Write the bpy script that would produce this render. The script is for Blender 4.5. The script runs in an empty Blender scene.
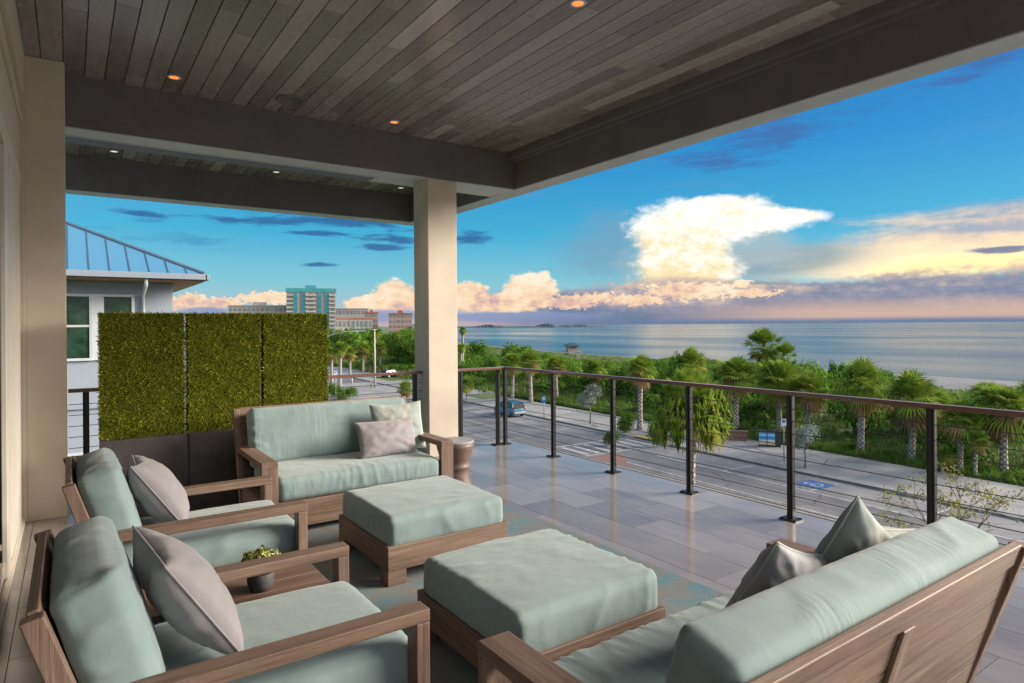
import bpy, math, random
import numpy as np
from mathutils import Vector, Matrix, noise as mnoise
R = math.radians
random.seed(7)
rng = np.random.default_rng(7)
scene = bpy.context.scene
col = scene.collection

# ------------------------------------------------------------------ camera
cam_d = bpy.data.cameras.new('camera')
cam_d.sensor_width = 36.0
cam_d.lens = 637.2 / 1024 * 36.0
cam_d.shift_y = -16.2 / 1024
cam_d.clip_start = 0.05
cam_d.clip_end = 60000
cam = bpy.data.objects.new('camera', cam_d)
col.objects.link(cam)
YAW, ROLL, EYE = 0.6076, 0.0074, 1.6534
cam.matrix_world = (Matrix.Translation((0, 0, EYE)) @ Matrix.Rotation(-YAW, 4, 'Z')
                    @ Matrix.Rotation(R(90), 4, 'X') @ Matrix.Rotation(-ROLL, 4, 'Z'))
scene.camera = cam
scene.render.resolution_x, scene.render.resolution_y = 1024, 683
scene.cycles.use_denoising = True
scene.cycles.max_bounces = 8
scene.cycles.diffuse_bounces = 4
scene.cycles.glossy_bounces = 4
scene.cycles.transparent_max_bounces = 6
scene.cycles.sample_clamp_indirect = 6
scene.view_settings.view_transform = 'Standard'
scene.view_settings.look = 'None'
scene.view_settings.gamma = 1
scene.view_settings.exposure = 1.42
scene.view_settings.use_curve_mapping = False

# ------------------------------------------------------------------ node maths helper
class N:
    """a socket wrapper with arithmetic, for one node tree"""
    def __init__(s, t, sock): s.t, s.s = t, sock
    def _m(s, op, *a):
        n = s.t.nodes.new('ShaderNodeMath'); n.operation = op
        for i, v in enumerate((s,) + a):
            if isinstance(v, N): s.t.links.new(v.s, n.inputs[i])
            else: n.inputs[i].default_value = v
        return N(s.t, n.outputs[0])
    def __add__(s, o): return s._m('ADD', o)
    __radd__ = __add__
    def __mul__(s, o): return s._m('MULTIPLY', o)
    __rmul__ = __mul__
    def __sub__(s, o): return s._m('SUBTRACT', o)
    def __rsub__(s, o): return (s * -1.0) + o
    def __truediv__(s, o): return s._m('DIVIDE', o)
    def max(s, o): return s._m('MAXIMUM', o)
    def min(s, o): return s._m('MINIMUM', o)
    def sqrt(s): return s._m('SQRT')
    def pow(s, o): return s._m('POWER', o)
    def abs(s): return s._m('ABSOLUTE')
    def ss(s, a, b, c=0.0, d=1.0):
        n = s.t.nodes.new('ShaderNodeMapRange'); n.interpolation_type = 'SMOOTHSTEP'
        s.t.links.new(s.s, n.inputs[0])
        n.inputs[1].default_value, n.inputs[2].default_value = a, b
        n.inputs[3].default_value, n.inputs[4].default_value = c, d
        return N(s.t, n.outputs[0])

def srgb(r, g, b):
    f = lambda c: ((c / 255 + .055) / 1.055) ** 2.4 if c > 10 else c / 255 / 12.92
    return (f(r), f(g), f(b), 1)

def mixc(t, fac, a, b, mode='MIX'):
    n = t.nodes.new('ShaderNodeMix'); n.data_type = 'RGBA'; n.blend_type = mode
    for i, v in ((0, fac), (6, a), (7, b)):
        if isinstance(v, N): t.links.new(v.s, n.inputs[i])
        elif isinstance(v, bpy.types.NodeSocket): t.links.new(v, n.inputs[i])
        else: n.inputs[i].default_value = v
    return N(t, n.outputs[2])

def ramp(t, fac, stops, interp='LINEAR'):
    n = t.nodes.new('ShaderNodeValToRGB'); e = n.color_ramp.elements
    n.color_ramp.interpolation = interp
    while len(e) < len(stops): e.new(.5)
    for k, (p, c) in zip(e, stops): k.position = p; k.color = c if len(c) == 4 else (*c, 1)
    t.links.new(fac.s if isinstance(fac, N) else fac, n.inputs[0])
    return N(t, n.outputs[0])

def noise_n(t, vec, scale=1, detail=4, rough=.5, dist=0, lac=2.0):
    n = t.nodes.new('ShaderNodeTexNoise')
    if vec is not None: t.links.new(vec.s if isinstance(vec, N) else vec, n.inputs['Vector'])
    n.inputs['Scale'].default_value = scale; n.inputs['Detail'].default_value = detail
    n.inputs['Roughness'].default_value = rough; n.inputs['Distortion'].default_value = dist
    n.inputs['Lacunarity'].default_value = lac
    return N(t, n.outputs[0])

def comb(t, x, y, z):
    n = t.nodes.new('ShaderNodeCombineXYZ')
    for i, v in enumerate((x, y, z)):
        if isinstance(v, N): t.links.new(v.s, n.inputs[i])
        else: n.inputs[i].default_value = v
    return N(t, n.outputs[0])

def sep(t, v):
    n = t.nodes.new('ShaderNodeSeparateXYZ'); t.links.new(v.s if isinstance(v, N) else v, n.inputs[0])
    return [N(t, o) for o in n.outputs]

# ------------------------------------------------------------------ world: Nishita sky with sunset clouds laid out by compass direction
SUN_EL, SUN_AZ = R(22), R(118)       # azimuth from +Y towards +X: low over the water, to the right and behind
world = bpy.data.worlds.new('World'); scene.world = world; world.use_nodes = True
wt = world.node_tree; wt.nodes.clear()
out = wt.nodes.new('ShaderNodeOutputWorld'); bg = wt.nodes.new('ShaderNodeBackground')
bg.inputs['Strength'].default_value = 0.1
wt.links.new(bg.outputs[0], out.inputs[0])
sky = wt.nodes.new('ShaderNodeTexSky'); sky.sky_type = 'NISHITA'; sky.sun_disc = False
sky.sun_elevation = SUN_EL; sky.sun_rotation = SUN_AZ
sky.air_density = 1.2; sky.dust_density = .6; sky.ozone_density = 3.0
tc = wt.nodes.new('ShaderNodeTexCoord')
X, Y, Z = sep(wt, tc.outputs['Generated'])
DEG = 180 / math.pi
az = X._m('ARCTAN2', Y) * DEG
el = Z._m('ARCSINE') * DEG
def sky_uv(px, py):                                   # direction (degrees) of a point noted on the photograph
    return YAW * DEG + math.degrees(math.atan((px - 512) / 637.2)), \
        math.degrees(math.atan((325.3 - .0074 * (px - 512) - py) / math.hypot(637.2, px - 512)))
n1 = noise_n(wt, comb(wt, az * .9, el * 1.3, 0), .26, 8, .6)                  # large billows
n2 = noise_n(wt, comb(wt, az * .9, el * 1.4, 3.7), 1.1, 6, .62)               # small billows
n3 = noise_n(wt, comb(wt, az * .16, el * 1.2, 9.1), .45, 6, .55, .3)           # streaks drawn out sideways
n4 = noise_n(wt, comb(wt, az * .05, el * .8, 5.1), .45, 3, .5)
nb = (n1 - .5) * 2.1 + (n2 - .5) * 1.0
ns = (n3 - .5) * 2.4 + (n2 - .5) * .4
n5 = noise_n(wt, comb(wt, az * .30, el * 1.9, 7.7), .9, 7, .62, .4)
nt = (n5 - .5) * 3.4
n6 = noise_n(wt, comb(wt, az * .9, el * 1.6, 1.7), 2.4, 5, .65)
np_ = (n6 - .5) * 2.6 + (n2 - .5) * 1.6
def blob(px, py, rx, ry, tilt=0, k=1.0, nz=None):
    a, e = sky_uv(px, py)
    c = math.cos(math.atan((px - 512) / 637.2))
    ra, re = rx / 637.2 * DEG * c * c, ry / 637.2 * DEG * c
    dx, dy = az - a, el - e
    if tilt:
        ct, st = math.cos(R(tilt)), math.sin(R(tilt))
        dx, dy = dx * ct + dy * st, dy * ct - dx * st
    d = (dx * (1 / ra)).pow(2.0) + (dy * (1 / re)).pow(2.0)
    v = 1.0 - d.sqrt()
    return v + (nb if nz is None else nz) * k
def union(bl):
    m = bl[0]
    for b in bl[1:]: m = m.max(b)
    return m
# clear sky: Nishita, mixed with the deep cyan to pale teal gradient of the evening
K = 3.85
def rad(r, g, b, k=1.0):
    c = srgb(r, g, b); return (c[0] * k * K, c[1] * k * K, c[2] * k * K, 1)
e01 = el.ss(0, 90)._m('ADD', 0.0)
elf = (el * (1 / 40.0))
grad = ramp(wt, elf, [(0, rad(205, 170, 175)), (.035, rad(170, 190, 205)), (.10, rad(120, 195, 212)), (.20, rad(48, 170, 208)),
                      (.36, rad(2, 136, 200)), (.62, rad(0, 96, 172)), (1, rad(10, 80, 150))])
nish = mixc(wt, 1.0, N(wt, sky.outputs[0]), (.50, .62, .80, 1), 'MULTIPLY')
colr = mixc(wt, .88, nish, grad)
# the left of the view pales towards the house; streaks of cirrus
leftpale = az.ss(14, -2) * el.ss(2, 22)
colr = mixc(wt, leftpale * .45, colr, rad(120, 200, 225))
# high thin streaks
st = (n3.ss(.5, .74) * n4.ss(.4, .62)) * el.ss(4, 10) * .22
colr = mixc(wt, st, colr, rad(120, 150, 190))
# broad cirrus fan on the right, cream below and lavender above
fan = union([blob(985, 236, 250, 38, 6, .7, ns), blob(900, 262, 190, 26, 3, .7, ns)])
fanm = fan.ss(-.15, .6)
fanc = ramp(wt, (n3 * .55 + n2 * .15 + el.ss(11, 2) * .35), [(.28, rad(130, 165, 190)), (.42, rad(185, 180, 190)), (.54, rad(246, 216, 180, 1.15)), (.72, rad(255, 236, 188, 1.35))])
colr = mixc(wt, fanm * .92, colr, fanc)
gold = blob(960, 266, 150, 15, 2, .55, ns).ss(0, .8)
colr = mixc(wt, gold * .9, colr, rad(255, 230, 165, 1.3))
# grey veil left of the anvil
veil = blob(608, 246, 74, 46, 0, .5).ss(0, .8)
colr = mixc(wt, veil * .65, colr, rad(125, 160, 185))
veil2 = blob(780, 262, 120, 26, 3, .5, ns).ss(0, .7)
colr = mixc(wt, veil2 * .8, colr, rad(135, 160, 172))
# the towering anvil cloud, with its grey underside
under = union([blob(738, 246, 84, 26, -6, .35, ns), blob(690, 250, 84, 40, 0, .5)]).ss(0, .5)
colr = mixc(wt, under * .75, colr, rad(176, 190, 196))
anv = union([blob(706, 222, 84, 26, 0, .5), blob(676, 258, 44, 42, 0, .5), blob(696, 268, 44, 28, 0, .6),
             blob(752, 219, 62, 17, -2, .5), blob(786, 216, 46, 9, -3, .35), blob(660, 236, 34, 30, 0, .6), blob(715, 206, 58, 12, 0, .45), blob(706, 246, 30, 24, 0, .45)])
am = anv.ss(-.06, .40)
shade = (n1 - .5) * 3.0 + (n2 - .5) * 1.9
anc = ramp(wt, (shade * .34 + .70 - el.ss(8.0, 2.5) * .36), [(.10, rad(200, 175, 175)), (.30, rad(240, 208, 178)), (.46, rad(255, 234, 182)), (.62, rad(255, 250, 232, 1.05)), (.82, rad(255, 255, 252, 1.1))])
colr = mixc(wt, am * .97, colr, anc)
# lavender bank lying on the horizon
top = az.ss(36, 50, 3.4, 4.0)
bank = (top - el) + (n3 - .5) * 3.2 + (n2 - .5) * 1.6
bm_ = bank.ss(-.1, .7) * az.ss(31, 40)
bkc = ramp(wt, ((n3 - .5) * 1.3 + (n1 - .5) * .8 + (n2 - .5) * .6 + .26 + el * .085), [(.08, rad(92, 116, 152)), (.3, rad(118, 128, 156)), (.5, rad(150, 148, 166)), (.68, rad(198, 180, 172)), (.9, rad(240, 208, 176))])
colr = mixc(wt, bm_ * .93, colr, bkc)
# peach cumulus along the horizon
cum = union([blob(396, 297, 26, 19, 0, .7), blob(372, 305, 30, 10, 0, .6), blob(470, 296, 26, 18, 0, .7), blob(530, 290, 30, 17, 0, .7), blob(500, 302, 62, 11, 0, .6),
             blob(570, 302, 30, 8, 0, .9, np_), blob(636, 300, 34, 6, 0, .9, np_), blob(598, 298, 22, 6, 0, .9, np_), blob(430, 300, 40, 14, 0, .6), blob(690, 291, 54, 9, 0, .9, np_), blob(750, 293, 34, 5, 0, .9, np_), blob(192, 299, 16, 8, 0, .8, np_),
             blob(270, 298, 36, 7, 0, .9, np_), blob(216, 303, 34, 6, 0, .9, np_), blob(150, 304, 60, 8, 0, .9, np_), blob(742, 284, 12, 5, 0, .8, np_)])
cm = cum.ss(.0, .22)
cuc = ramp(wt, (shade * .45 + .50 + (el - 2.0) * .08), [(.12, rad(165, 155, 180)), (.34, rad(222, 182, 172)), (.52, rad(252, 216, 178)), (.8, rad(255, 242, 214))])
colr = mixc(wt, cm * .95, colr, cuc)
low = union([blob(380, 316, 60, 9, 0, .4, ns), blob(520, 317, 120, 7, 0, .35, ns), blob(205, 311, 30, 5, 0, .4, ns)]).ss(0, .5)
colr = mixc(wt, low * .8, colr, rad(135, 150, 190))
haze_b = el.ss(1.1, .1) * az.ss(28, 44)
colr = mixc(wt, haze_b * .7, colr, rad(104, 128, 160))
pinkr = el.ss(2.4, .8) * el.ss(.1, .6) * az.ss(44, 62)
colr = mixc(wt, pinkr * .75, colr, rad(226, 190, 168))
# dark torn strips of stratus
strip = union([blob(137, 214, 34, 6, -5, .8, nt), blob(255, 221, 75, 6, 0, .8, nt), blob(350, 222, 80, 8, -2, .8, nt), blob(322, 233, 40, 4, 0, .8, nt),
               blob(395, 239, 44, 6, 0, .8, nt), blob(470, 238, 34, 7, 0, .8, nt), blob(320, 265, 24, 3, 0, .6, nt), blob(385, 247, 34, 4, 0, .8, nt),
               blob(1000, 250, 44, 5, 0, .7, nt)]).ss(.05, .75)
colr = mixc(wt, strip * .8, colr, rad(50, 92, 150))
wisp = union([blob(300, 205, 180, 16, -3, 1.0, nt), blob(180, 240, 90, 10, -3, 1.0, nt)]).ss(.1, 1.1)
colr = mixc(wt, wisp * .35, colr, rad(40, 110, 170))
big = union([blob(722, 160, 80, 15, 0, .9, nt), blob(775, 134, 100, 24, 10, .9, nt), blob(985, 66, 90, 13, 10, .9, nt)])
colr = mixc(wt, big.ss(.05, 1.0) * .75, colr, rad(70, 108, 172))
# sunset side of the sky, out of view behind and right, brightened as fill
g1 = az.ss(76, 100) * az.ss(180, 135)
glow = (g1 * el.ss(-2, 6) * el.ss(70, 15)).min(1.0)
glc = mixc(wt, n1.ss(.35, .7), rad(250, 226, 205, 2.0), rad(245, 240, 238, 3.4))
colr = mixc(wt, glow, colr, glc)
# unseen sky behind the camera, brightened as added fill for the terrace
g2 = (az.abs().ss(112, 150)) * el.ss(0, 8)
colr = mixc(wt, g2 * .75, colr, rad(235, 230, 228, 2.9))
wt.links.new(colr.s, bg.inputs['Color'])
world.cycles.sampling_method = 'MANUAL'
world.cycles.sample_map_resolution = 512

sun_d = bpy.data.lights.new('sun', 'SUN'); sun_d.energy = 3.3; sun_d.angle = R(26); sun_d.color = (1, .88, .74)
sun = bpy.data.objects.new('sun', sun_d); col.objects.link(sun)
sd = Vector((math.sin(SUN_AZ) * math.cos(SUN_EL), math.cos(SUN_AZ) * math.cos(SUN_EL), math.sin(SUN_EL)))
sun.rotation_euler = sd.to_track_quat('Z', 'Y').to_euler()

# ------------------------------------------------------------------ materials
MATS = {}
def mat(name):
    m = bpy.data.materials.new(name); m.use_nodes = True
    t = m.node_tree; b = t.nodes['Principled BSDF']; MATS[name] = m
    return m, t, b
def setc(b, c): b.inputs['Base Color'].default_value = c if len(c) == 4 else (*c, 1)
def objc(t):
    n = t.nodes.new('ShaderNodeTexCoord'); return N(t, n.outputs['Object'])
def attr(t, name, out='Vector'):
    n = t.nodes.new('ShaderNodeAttribute'); n.attribute_name = name; return N(t, n.outputs[out])
def scalev(t, v, s):
    n = t.nodes.new('ShaderNodeMapping'); n.inputs['Scale'].default_value = s
    t.links.new(v.s, n.inputs[0]); return N(t, n.outputs[0])
def bump(t, b, h, strength=.3, dist=.01):
    n = t.nodes.new('ShaderNodeBump'); n.inputs['Strength'].default_value = strength; n.inputs['Distance'].default_value = dist
    t.links.new(h.s, n.inputs['Height']); t.links.new(n.outputs[0], b.inputs['Normal']); return n
def link(t, v, b, name): t.links.new(v.s, b.inputs[name])

def plain(name, c, rough=.6, metal=0, var=.15, nscale=6, bmp=0.0, bscale=60, spec=None):
    m, t, b = mat(name)
    n = noise_n(t, objc(t), nscale, 5, .6)
    lo = tuple(x * (1 - var) for x in c[:3]); hi = tuple(min(1, x * (1 + var)) for x in c[:3])
    link(t, ramp(t, n, [(.3, lo), (.7, hi)]), b, 'Base Color')
    b.inputs['Roughness'].default_value = rough; b.inputs['Metallic'].default_value = metal
    if spec is not None: b.inputs['Specular IOR Level'].default_value = spec
    if bmp: bump(t, b, noise_n(t, objc(t), bscale, 4, .6), bmp, .01)
    return m

def wood(name, stops, rough=.55, gs=1.0):
    m, t, b = mat(name)
    g = attr(t, 'grain')
    big_ = noise_n(t, scalev(t, g, (.9 * gs, 9 * gs, 9 * gs)), 1, 3, .5)
    wv = noise_n(t, scalev(t, g, (1.6 * gs, 55 * gs, 55 * gs)), 1, 5, .65, .6)
    fi = noise_n(t, scalev(t, g, (9 * gs, 320 * gs, 320 * gs)), 1, 3, .7)
    f = wv * .60 + big_ * .34 + fi * .42 - .18
    c = ramp(t, f, stops)
    link(t, c, b, 'Base Color'); b.inputs['Roughness'].default_value = rough
    bump(t, b, wv * .6 + fi * .4, .35, .004)
    return m
TEAK = wood('weathered_teak', [(.24, (.042, .026, .019)), (.42, (.120, .075, .053)), (.60, (.205, .140, .104)), (.80, (.33, .255, .21))])
TEAKD = wood('table_teak', [(.25, (.06, .036, .026)), (.5, (.15, .092, .068)), (.8, (.26, .18, .145))])

# ceiling boards: one tone per board
m, t, b = mat('ceiling_boards'); PLANK = m
g = attr(t, 'grain'); tone = attr(t, 'tone', 'Fac')
w_ = noise_n(t, scalev(t, g, (1.2, 22, 22)), 1, 5, .6, .5); blo = noise_n(t, scalev(t, g, (2.5, 4, 4)), 1.2, 5, .65)
c = ramp(t, tone * .8 + w_ * .36 + blo * .20 - .23, [(.18, (.16, .132, .138)), (.45, (.29, .246, .256)), (.7, (.40, .352, .365)), (.95, (.56, .53, .60))])
link(t, c, b, 'Base Color'); link(t, blo.ss(.3, .7, .20, .34), b, 'Roughness')
bump(t, b, w_ * .5 + blo * .5, .25, .004)

# floor tiles
m, t, b = mat('porcelain_tile'); TILE = m
g = attr(t, 'grain'); tone = attr(t, 'tone', 'Fac')
w_ = noise_n(t, scalev(t, g, (2, 20, 1)), 1, 3, .5, .1); blo = noise_n(t, scalev(t, g, (1.5, 2.5, 1)), 1, 3, .5)
c = ramp(t, tone * .4 + w_ * .35 + blo * .35 - .05, [(.2, (.165, .152, .147)), (.5, (.245, .227, .218)), (.85, (.335, .312, .30))])
link(t, c, b, 'Base Color'); link(t, blo.ss(.3, .7, .11, .21), b, 'Roughness')
bump(t, b, w_, .03, .002)
GROUT = plain('grout', (.03, .027, .026), .8)

def fabric(name, c1, c2, fine=700, wr=.0):
    m, t, b = mat(name)
    o = objc(t)
    n = noise_n(t, o, 3.5, 5, .6); f = noise_n(t, o, fine, 2, .6)
    link(t, ramp(t, n * .6 + f * .4, [(.32, c1), (.68, c2)]), b, 'Base Color')
    b.inputs['Roughness'].default_value = .82
    b.inputs['Sheen Weight'].default_value = .25; b.inputs['Sheen Roughness'].default_value = .5
    b.inputs['Specular IOR Level'].default_value = .25
    cr = noise_n(t, scalev(t, o, (16, 16, 16)), 1, 3, .5, .8)
    fold = noise_n(t, scalev(t, o, (5, 30, 5)), 1, 3, .5, .5) * noise_n(t, o, 2.2, 2, .5).ss(.42, .62)
    bump(t, b, f * .12 + cr * .5 + fold * 1.6, .30, .012)
    return m
SAGE = fabric('sage_fabric', (.155, .222, .228), (.215, .288, .292))
GREY = fabric('taupe_fabric', (.185, .178, .188), (.26, .25, .262))
PIPE = fabric('piping_fabric', (.36, .40, .36), (.44, .48, .44))
m, t, b = mat('striped_sage_fabric'); STRIPE = m
o = objc(t); sx, sy, sz = sep(t, o)
band = (sx * 5.2 + .3)._m('FRACT').ss(.46, .5) - (sx * 5.2 + .3)._m('FRACT').ss(.95, 1.0)
fn = noise_n(t, o, 600, 2, .6)
link(t, mixc(t, band * .8, (.25, .295, .285, 1), (.35, .365, .325, 1)), b, 'Base Color'); b.inputs['Roughness'].default_value = .85
bump(t, b, fn * .2 + noise_n(t, o, 12, 4, .5) * .8, .3, .015)

SILVERF = fabric('silver_grey_fabric', (.27, .285, .31), (.36, .375, .40))
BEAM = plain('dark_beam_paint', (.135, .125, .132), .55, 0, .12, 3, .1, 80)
SOFFIT = plain('skylit_soffit_paint', (.50, .51, .61), .6, 0, .1, 3)  # pale underside; the lilac of the sky light is put into its colour
STUCCO = plain('cream_stucco', (.53, .47, .39), .85, 0, .07, 2.5, .25, 180)
TRIMP = plain('cream_trim_paint', (.60, .56, .49), .45, 0, .05, 3)
BLACK = plain('black_powder_coat', (.006, .006, .007), .45, .0, .2, 8)
CAPR = wood('sunset_tinted_cap', [(.2, (.075, .035, .025)), (.5, (.14, .07, .05)), (.8, (.22, .12, .085))], .22)  # reddish brown raised so the sunset reflection sits in the colour
STEEL = plain('stainless_cable', (.10, .10, .11), .35, .8, .05)
GLASSD = plain('dark_door_glass', (.03, .03, .032), .05, 0, .1)
PLANTER = plain('dark_planter_stone', (.050, .043, .043), .5, 0, .3, 7, .2, 60)
CLAY = plain('terracotta_glaze', (.115, .075, .062), .5, 0, .25, 9, .3, 40)
CLAYT = plain('pale_stool_top', (.27, .27, .28), .5, 0, .2, 9)
POTM = plain('grey_pot', (.05, .05, .053), .7, 0, .2, 20, .2, 60)
WHITE = plain('white_paint', (.42, .45, .49), .5, 0, .05)

def emis(name, c, s):
    m, t, b = mat(name); setc(b, (0, 0, 0, 1)); b.inputs['Emission Color'].default_value = (*c, 1); b.inputs['Emission Strength'].default_value = s; return m
LAMPO = emis('orange_lamp', (1, .16, .03), .9)
LAMPW = emis('white_lamp', (1, .85, .8), .35)

# leaves: colour per leaf from attribute
def leafmat(name, stops, trans=.3, rough=.5):
    m, t, b = mat(name)
    a = attr(t, 'tone', 'Fac'); oi = t.nodes.new('ShaderNodeObjectInfo')
    f = a + (N(t, oi.outputs['Random']) - .5) * .16
    c = ramp(t, f, stops)
    link(t, c, b, 'Base Color'); b.inputs['Roughness'].default_value = .75; b.inputs['Specular IOR Level'].default_value = .06
    tr = t.nodes.new('ShaderNodeBsdfTranslucent'); t.links.new(c.s, tr.inputs[0])
    mx = t.nodes.new('ShaderNodeMixShader'); mx.inputs[0].default_value = trans
    t.links.new(b.outputs[0], mx.inputs[1]); t.links.new(tr.outputs[0], mx.inputs[2])
    t.links.new(mx.outputs[0], t.nodes['Material Output'].inputs[0])
    return m
PALML = leafmat('palm_leaf', [(0, (.20, .12, .07)), (.14, (.26, .17, .085)), (.26, (.30, .28, .045)), (.42, (.18, .25, .03)), (.7, (.13, .22, .03)), (1, (.27, .35, .055))])
BUSHL = leafmat('bush_leaf', [(0, (.12, .11, .03)), (.2, (.042, .085, .014)), (.5, (.075, .155, .02)), (.8, (.13, .24, .032)), (1, (.25, .33, .055))])
DUNEL = leafmat('dune_cover_leaf', [(0, (.20, .15, .08)), (.25, (.12, .15, .04)), (.6, (.085, .17, .03)), (1, (.16, .25, .05))])
SILVERL = leafmat('silver_leaf', [(0, (.10, .12, .10)), (.5, (.19, .23, .20)), (1, (.30, .35, .32))])
HEDGEL = leafmat('hedge_leaf', [(0, (.05, .055, .008)), (.3, (.15, .18, .016)), (.65, (.29, .31, .03)), (1, (.48, .48, .09))], .25)
YELL = leafmat('yellow_leaf', [(0, (.10, .14, .03)), (.5, (.22, .24, .05)), (1, (.35, .30, .06))])
FLOW = leafmat('flower_leaf', [(0, (.07, .10, .02)), (.45, (.20, .24, .05)), (.7, (.42, .42, .16)), (1, (.62, .60, .34))])
m, t, b = mat('sabal_trunk'); TRUNKM = m
o = objc(t); ox, oy, oz = sep(t, o)
ang = ox._m('ARCTAN2', oy)
cr1 = ((ang * 2.5 + oz * 9.0)._m('SINE')).abs(); cr2 = ((ang * 2.5 - oz * 9.0)._m('SINE')).abs()
bo = cr1.min(cr2)
link(t, ramp(t, bo * .8 + noise_n(t, o, 8, 4, .6) * .3, [(.15, (.07, .055, .045)), (.5, (.27, .235, .21)), (.9, (.46, .42, .39))]), b, 'Base Color')
b.inputs['Roughness'].default_value = .9; bump(t, b, bo, .8, .04)
BARK = plain('grey_bark', (.17, .14, .115), .9, 0, .35, 9, .5, 30)

def shades(name, stops, scale, rough=.9, detail=6, bmp=.2, bs=8, bd=.05, crack=0, stain=0):
    m, t, b = mat(name); o = objc(t)
    c = ramp(t, noise_n(t, o, scale, detail, .62), stops)
    if stain:
        c = mixc(t, noise_n(t, o, scale * 5, 5, .7).ss(.56, .70) * stain, c, tuple(x * .45 for x in stops[0][1]) + (1,))
        c = mixc(t, noise_n(t, scalev(t, o, (1.4, .05, 1)), 1, 3, .5).ss(.5, .62) * stain * .5, c, tuple(x * .6 for x in stops[0][1]) + (1,))
    if crack:
        vo = t.nodes.new('ShaderNodeTexVoronoi'); vo.feature = 'DISTANCE_TO_EDGE'; vo.inputs['Scale'].default_value = crack
        ds = t.nodes.new('ShaderNodeVectorMath'); ds.operation = 'ADD'; nz = t.nodes.new('ShaderNodeTexNoise'); nz.inputs['Scale'].default_value = .8; nz.inputs['Detail'].default_value = 5
        t.links.new(o.s, nz.inputs['Vector']); t.links.new(o.s, ds.inputs[0]); t.links.new(nz.outputs['Color'], ds.inputs[1]); t.links.new(ds.outputs[0], vo.inputs['Vector'])
        ln = N(t, vo.outputs['Distance']).ss(.004, .014, 1, 0) * noise_n(t, o, .25, 2, .5).ss(.42, .55)
        c = mixc(t, ln * .7, c, tuple(x * .35 for x in stops[0][1]) + (1,))
    link(t, c, b, 'Base Color'); b.inputs['Roughness'].default_value = rough
    if bmp: bump(t, b, noise_n(t, o, bs, 5, .6), bmp, bd)
    return m
ASPH = shades('asphalt', [(.3, (.085, .085, .092)), (.45, (.12, .12, .128)), (.55, (.135, .135, .142)), (.7, (.175, .173, .18))], .28, .75, 9, crack=.16, stain=.7)
ASPH2 = shades('bright_asphalt', [(.3, (.125, .125, .135)), (.5, (.165, .165, .175)), (.7, (.21, .207, .215))], .4, .75, crack=.22, stain=.6)
CONC = shades('concrete', [(.3, (.17, .17, .175)), (.5, (.225, .225, .23)), (.7, (.29, .288, .285))], .5, .85, crack=.12, stain=.5)
KERB = shades('kerb_concrete', [(.3, (.12, .115, .11)), (.7, (.20, .19, .185))], 2)
PAINT = shades('road_paint', [(.35, (.22, .22, .225)), (.6, (.42, .42, .42))], 2.5, .7)
BPAINT = shades('blue_road_paint', [(.3, (.02, .07, .20)), (.7, (.03, .11, .30))], 3, .7)
BRICKP = shades('red_paver', [(.3, (.13, .065, .05)), (.7, (.22, .12, .095))], 4, .85)
YPAINT = shades('yellow_tactile', [(.3, (.38, .27, .06)), (.7, (.48, .36, .1))], 4, .8)
m, t, b = mat('ground_sand_and_grass'); GROUND = m
o = objc(t); gx, gy, gz = sep(t, o)
grass = ramp(t, noise_n(t, o, .12, 7, .65), [(.3, (.035, .06, .015)), (.5, (.075, .12, .025)), (.7, (.16, .17, .06))])
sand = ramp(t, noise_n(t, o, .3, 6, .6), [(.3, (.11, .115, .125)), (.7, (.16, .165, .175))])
wet = gz.ss(-9.75, -9.35)
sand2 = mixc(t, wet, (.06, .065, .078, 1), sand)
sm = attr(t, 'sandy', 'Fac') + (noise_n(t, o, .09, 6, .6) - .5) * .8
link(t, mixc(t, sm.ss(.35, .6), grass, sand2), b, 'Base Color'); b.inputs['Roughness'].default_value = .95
bump(t, b, noise_n(t, o, 1.5, 6, .6), .4, .2)

m, t, b = mat('sea_water'); WATER = m
o = objc(t)
w1 = noise_n(t, scalev(t, o, (.055, .02, 1)), 1, 5, .6, .4); w2 = noise_n(t, scalev(t, o, (.6, .28, 1)), 1, 4, .6)
w3 = noise_n(t, scalev(t, o, (.006, .0022, 1)), 1, 5, .6, .5)
setc(b, (.012, .05, .075)); b.inputs['IOR'].default_value = 1.33
link(t, w3.ss(.35, .65, .12, .26), b, 'Roughness')
bump(t, b, w1 * .75 + w2 * .25, .42, .9)

# ------------------------------------------------------------------ mesh helpers
def tag(o, label=None, cat=None, group=None, kind=None):
    if label: o['label'] = label
    if cat: o['category'] = cat
    if group: o['group'] = group
    if kind: o['kind'] = kind
    return o
def empty(name, loc=(0, 0, 0), rz=0):
    o = bpy.data.objects.new(name, None); col.objects.link(o); o.location = loc; o.rotation_euler = (0, 0, rz); o.empty_display_size = .2
    return o

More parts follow.
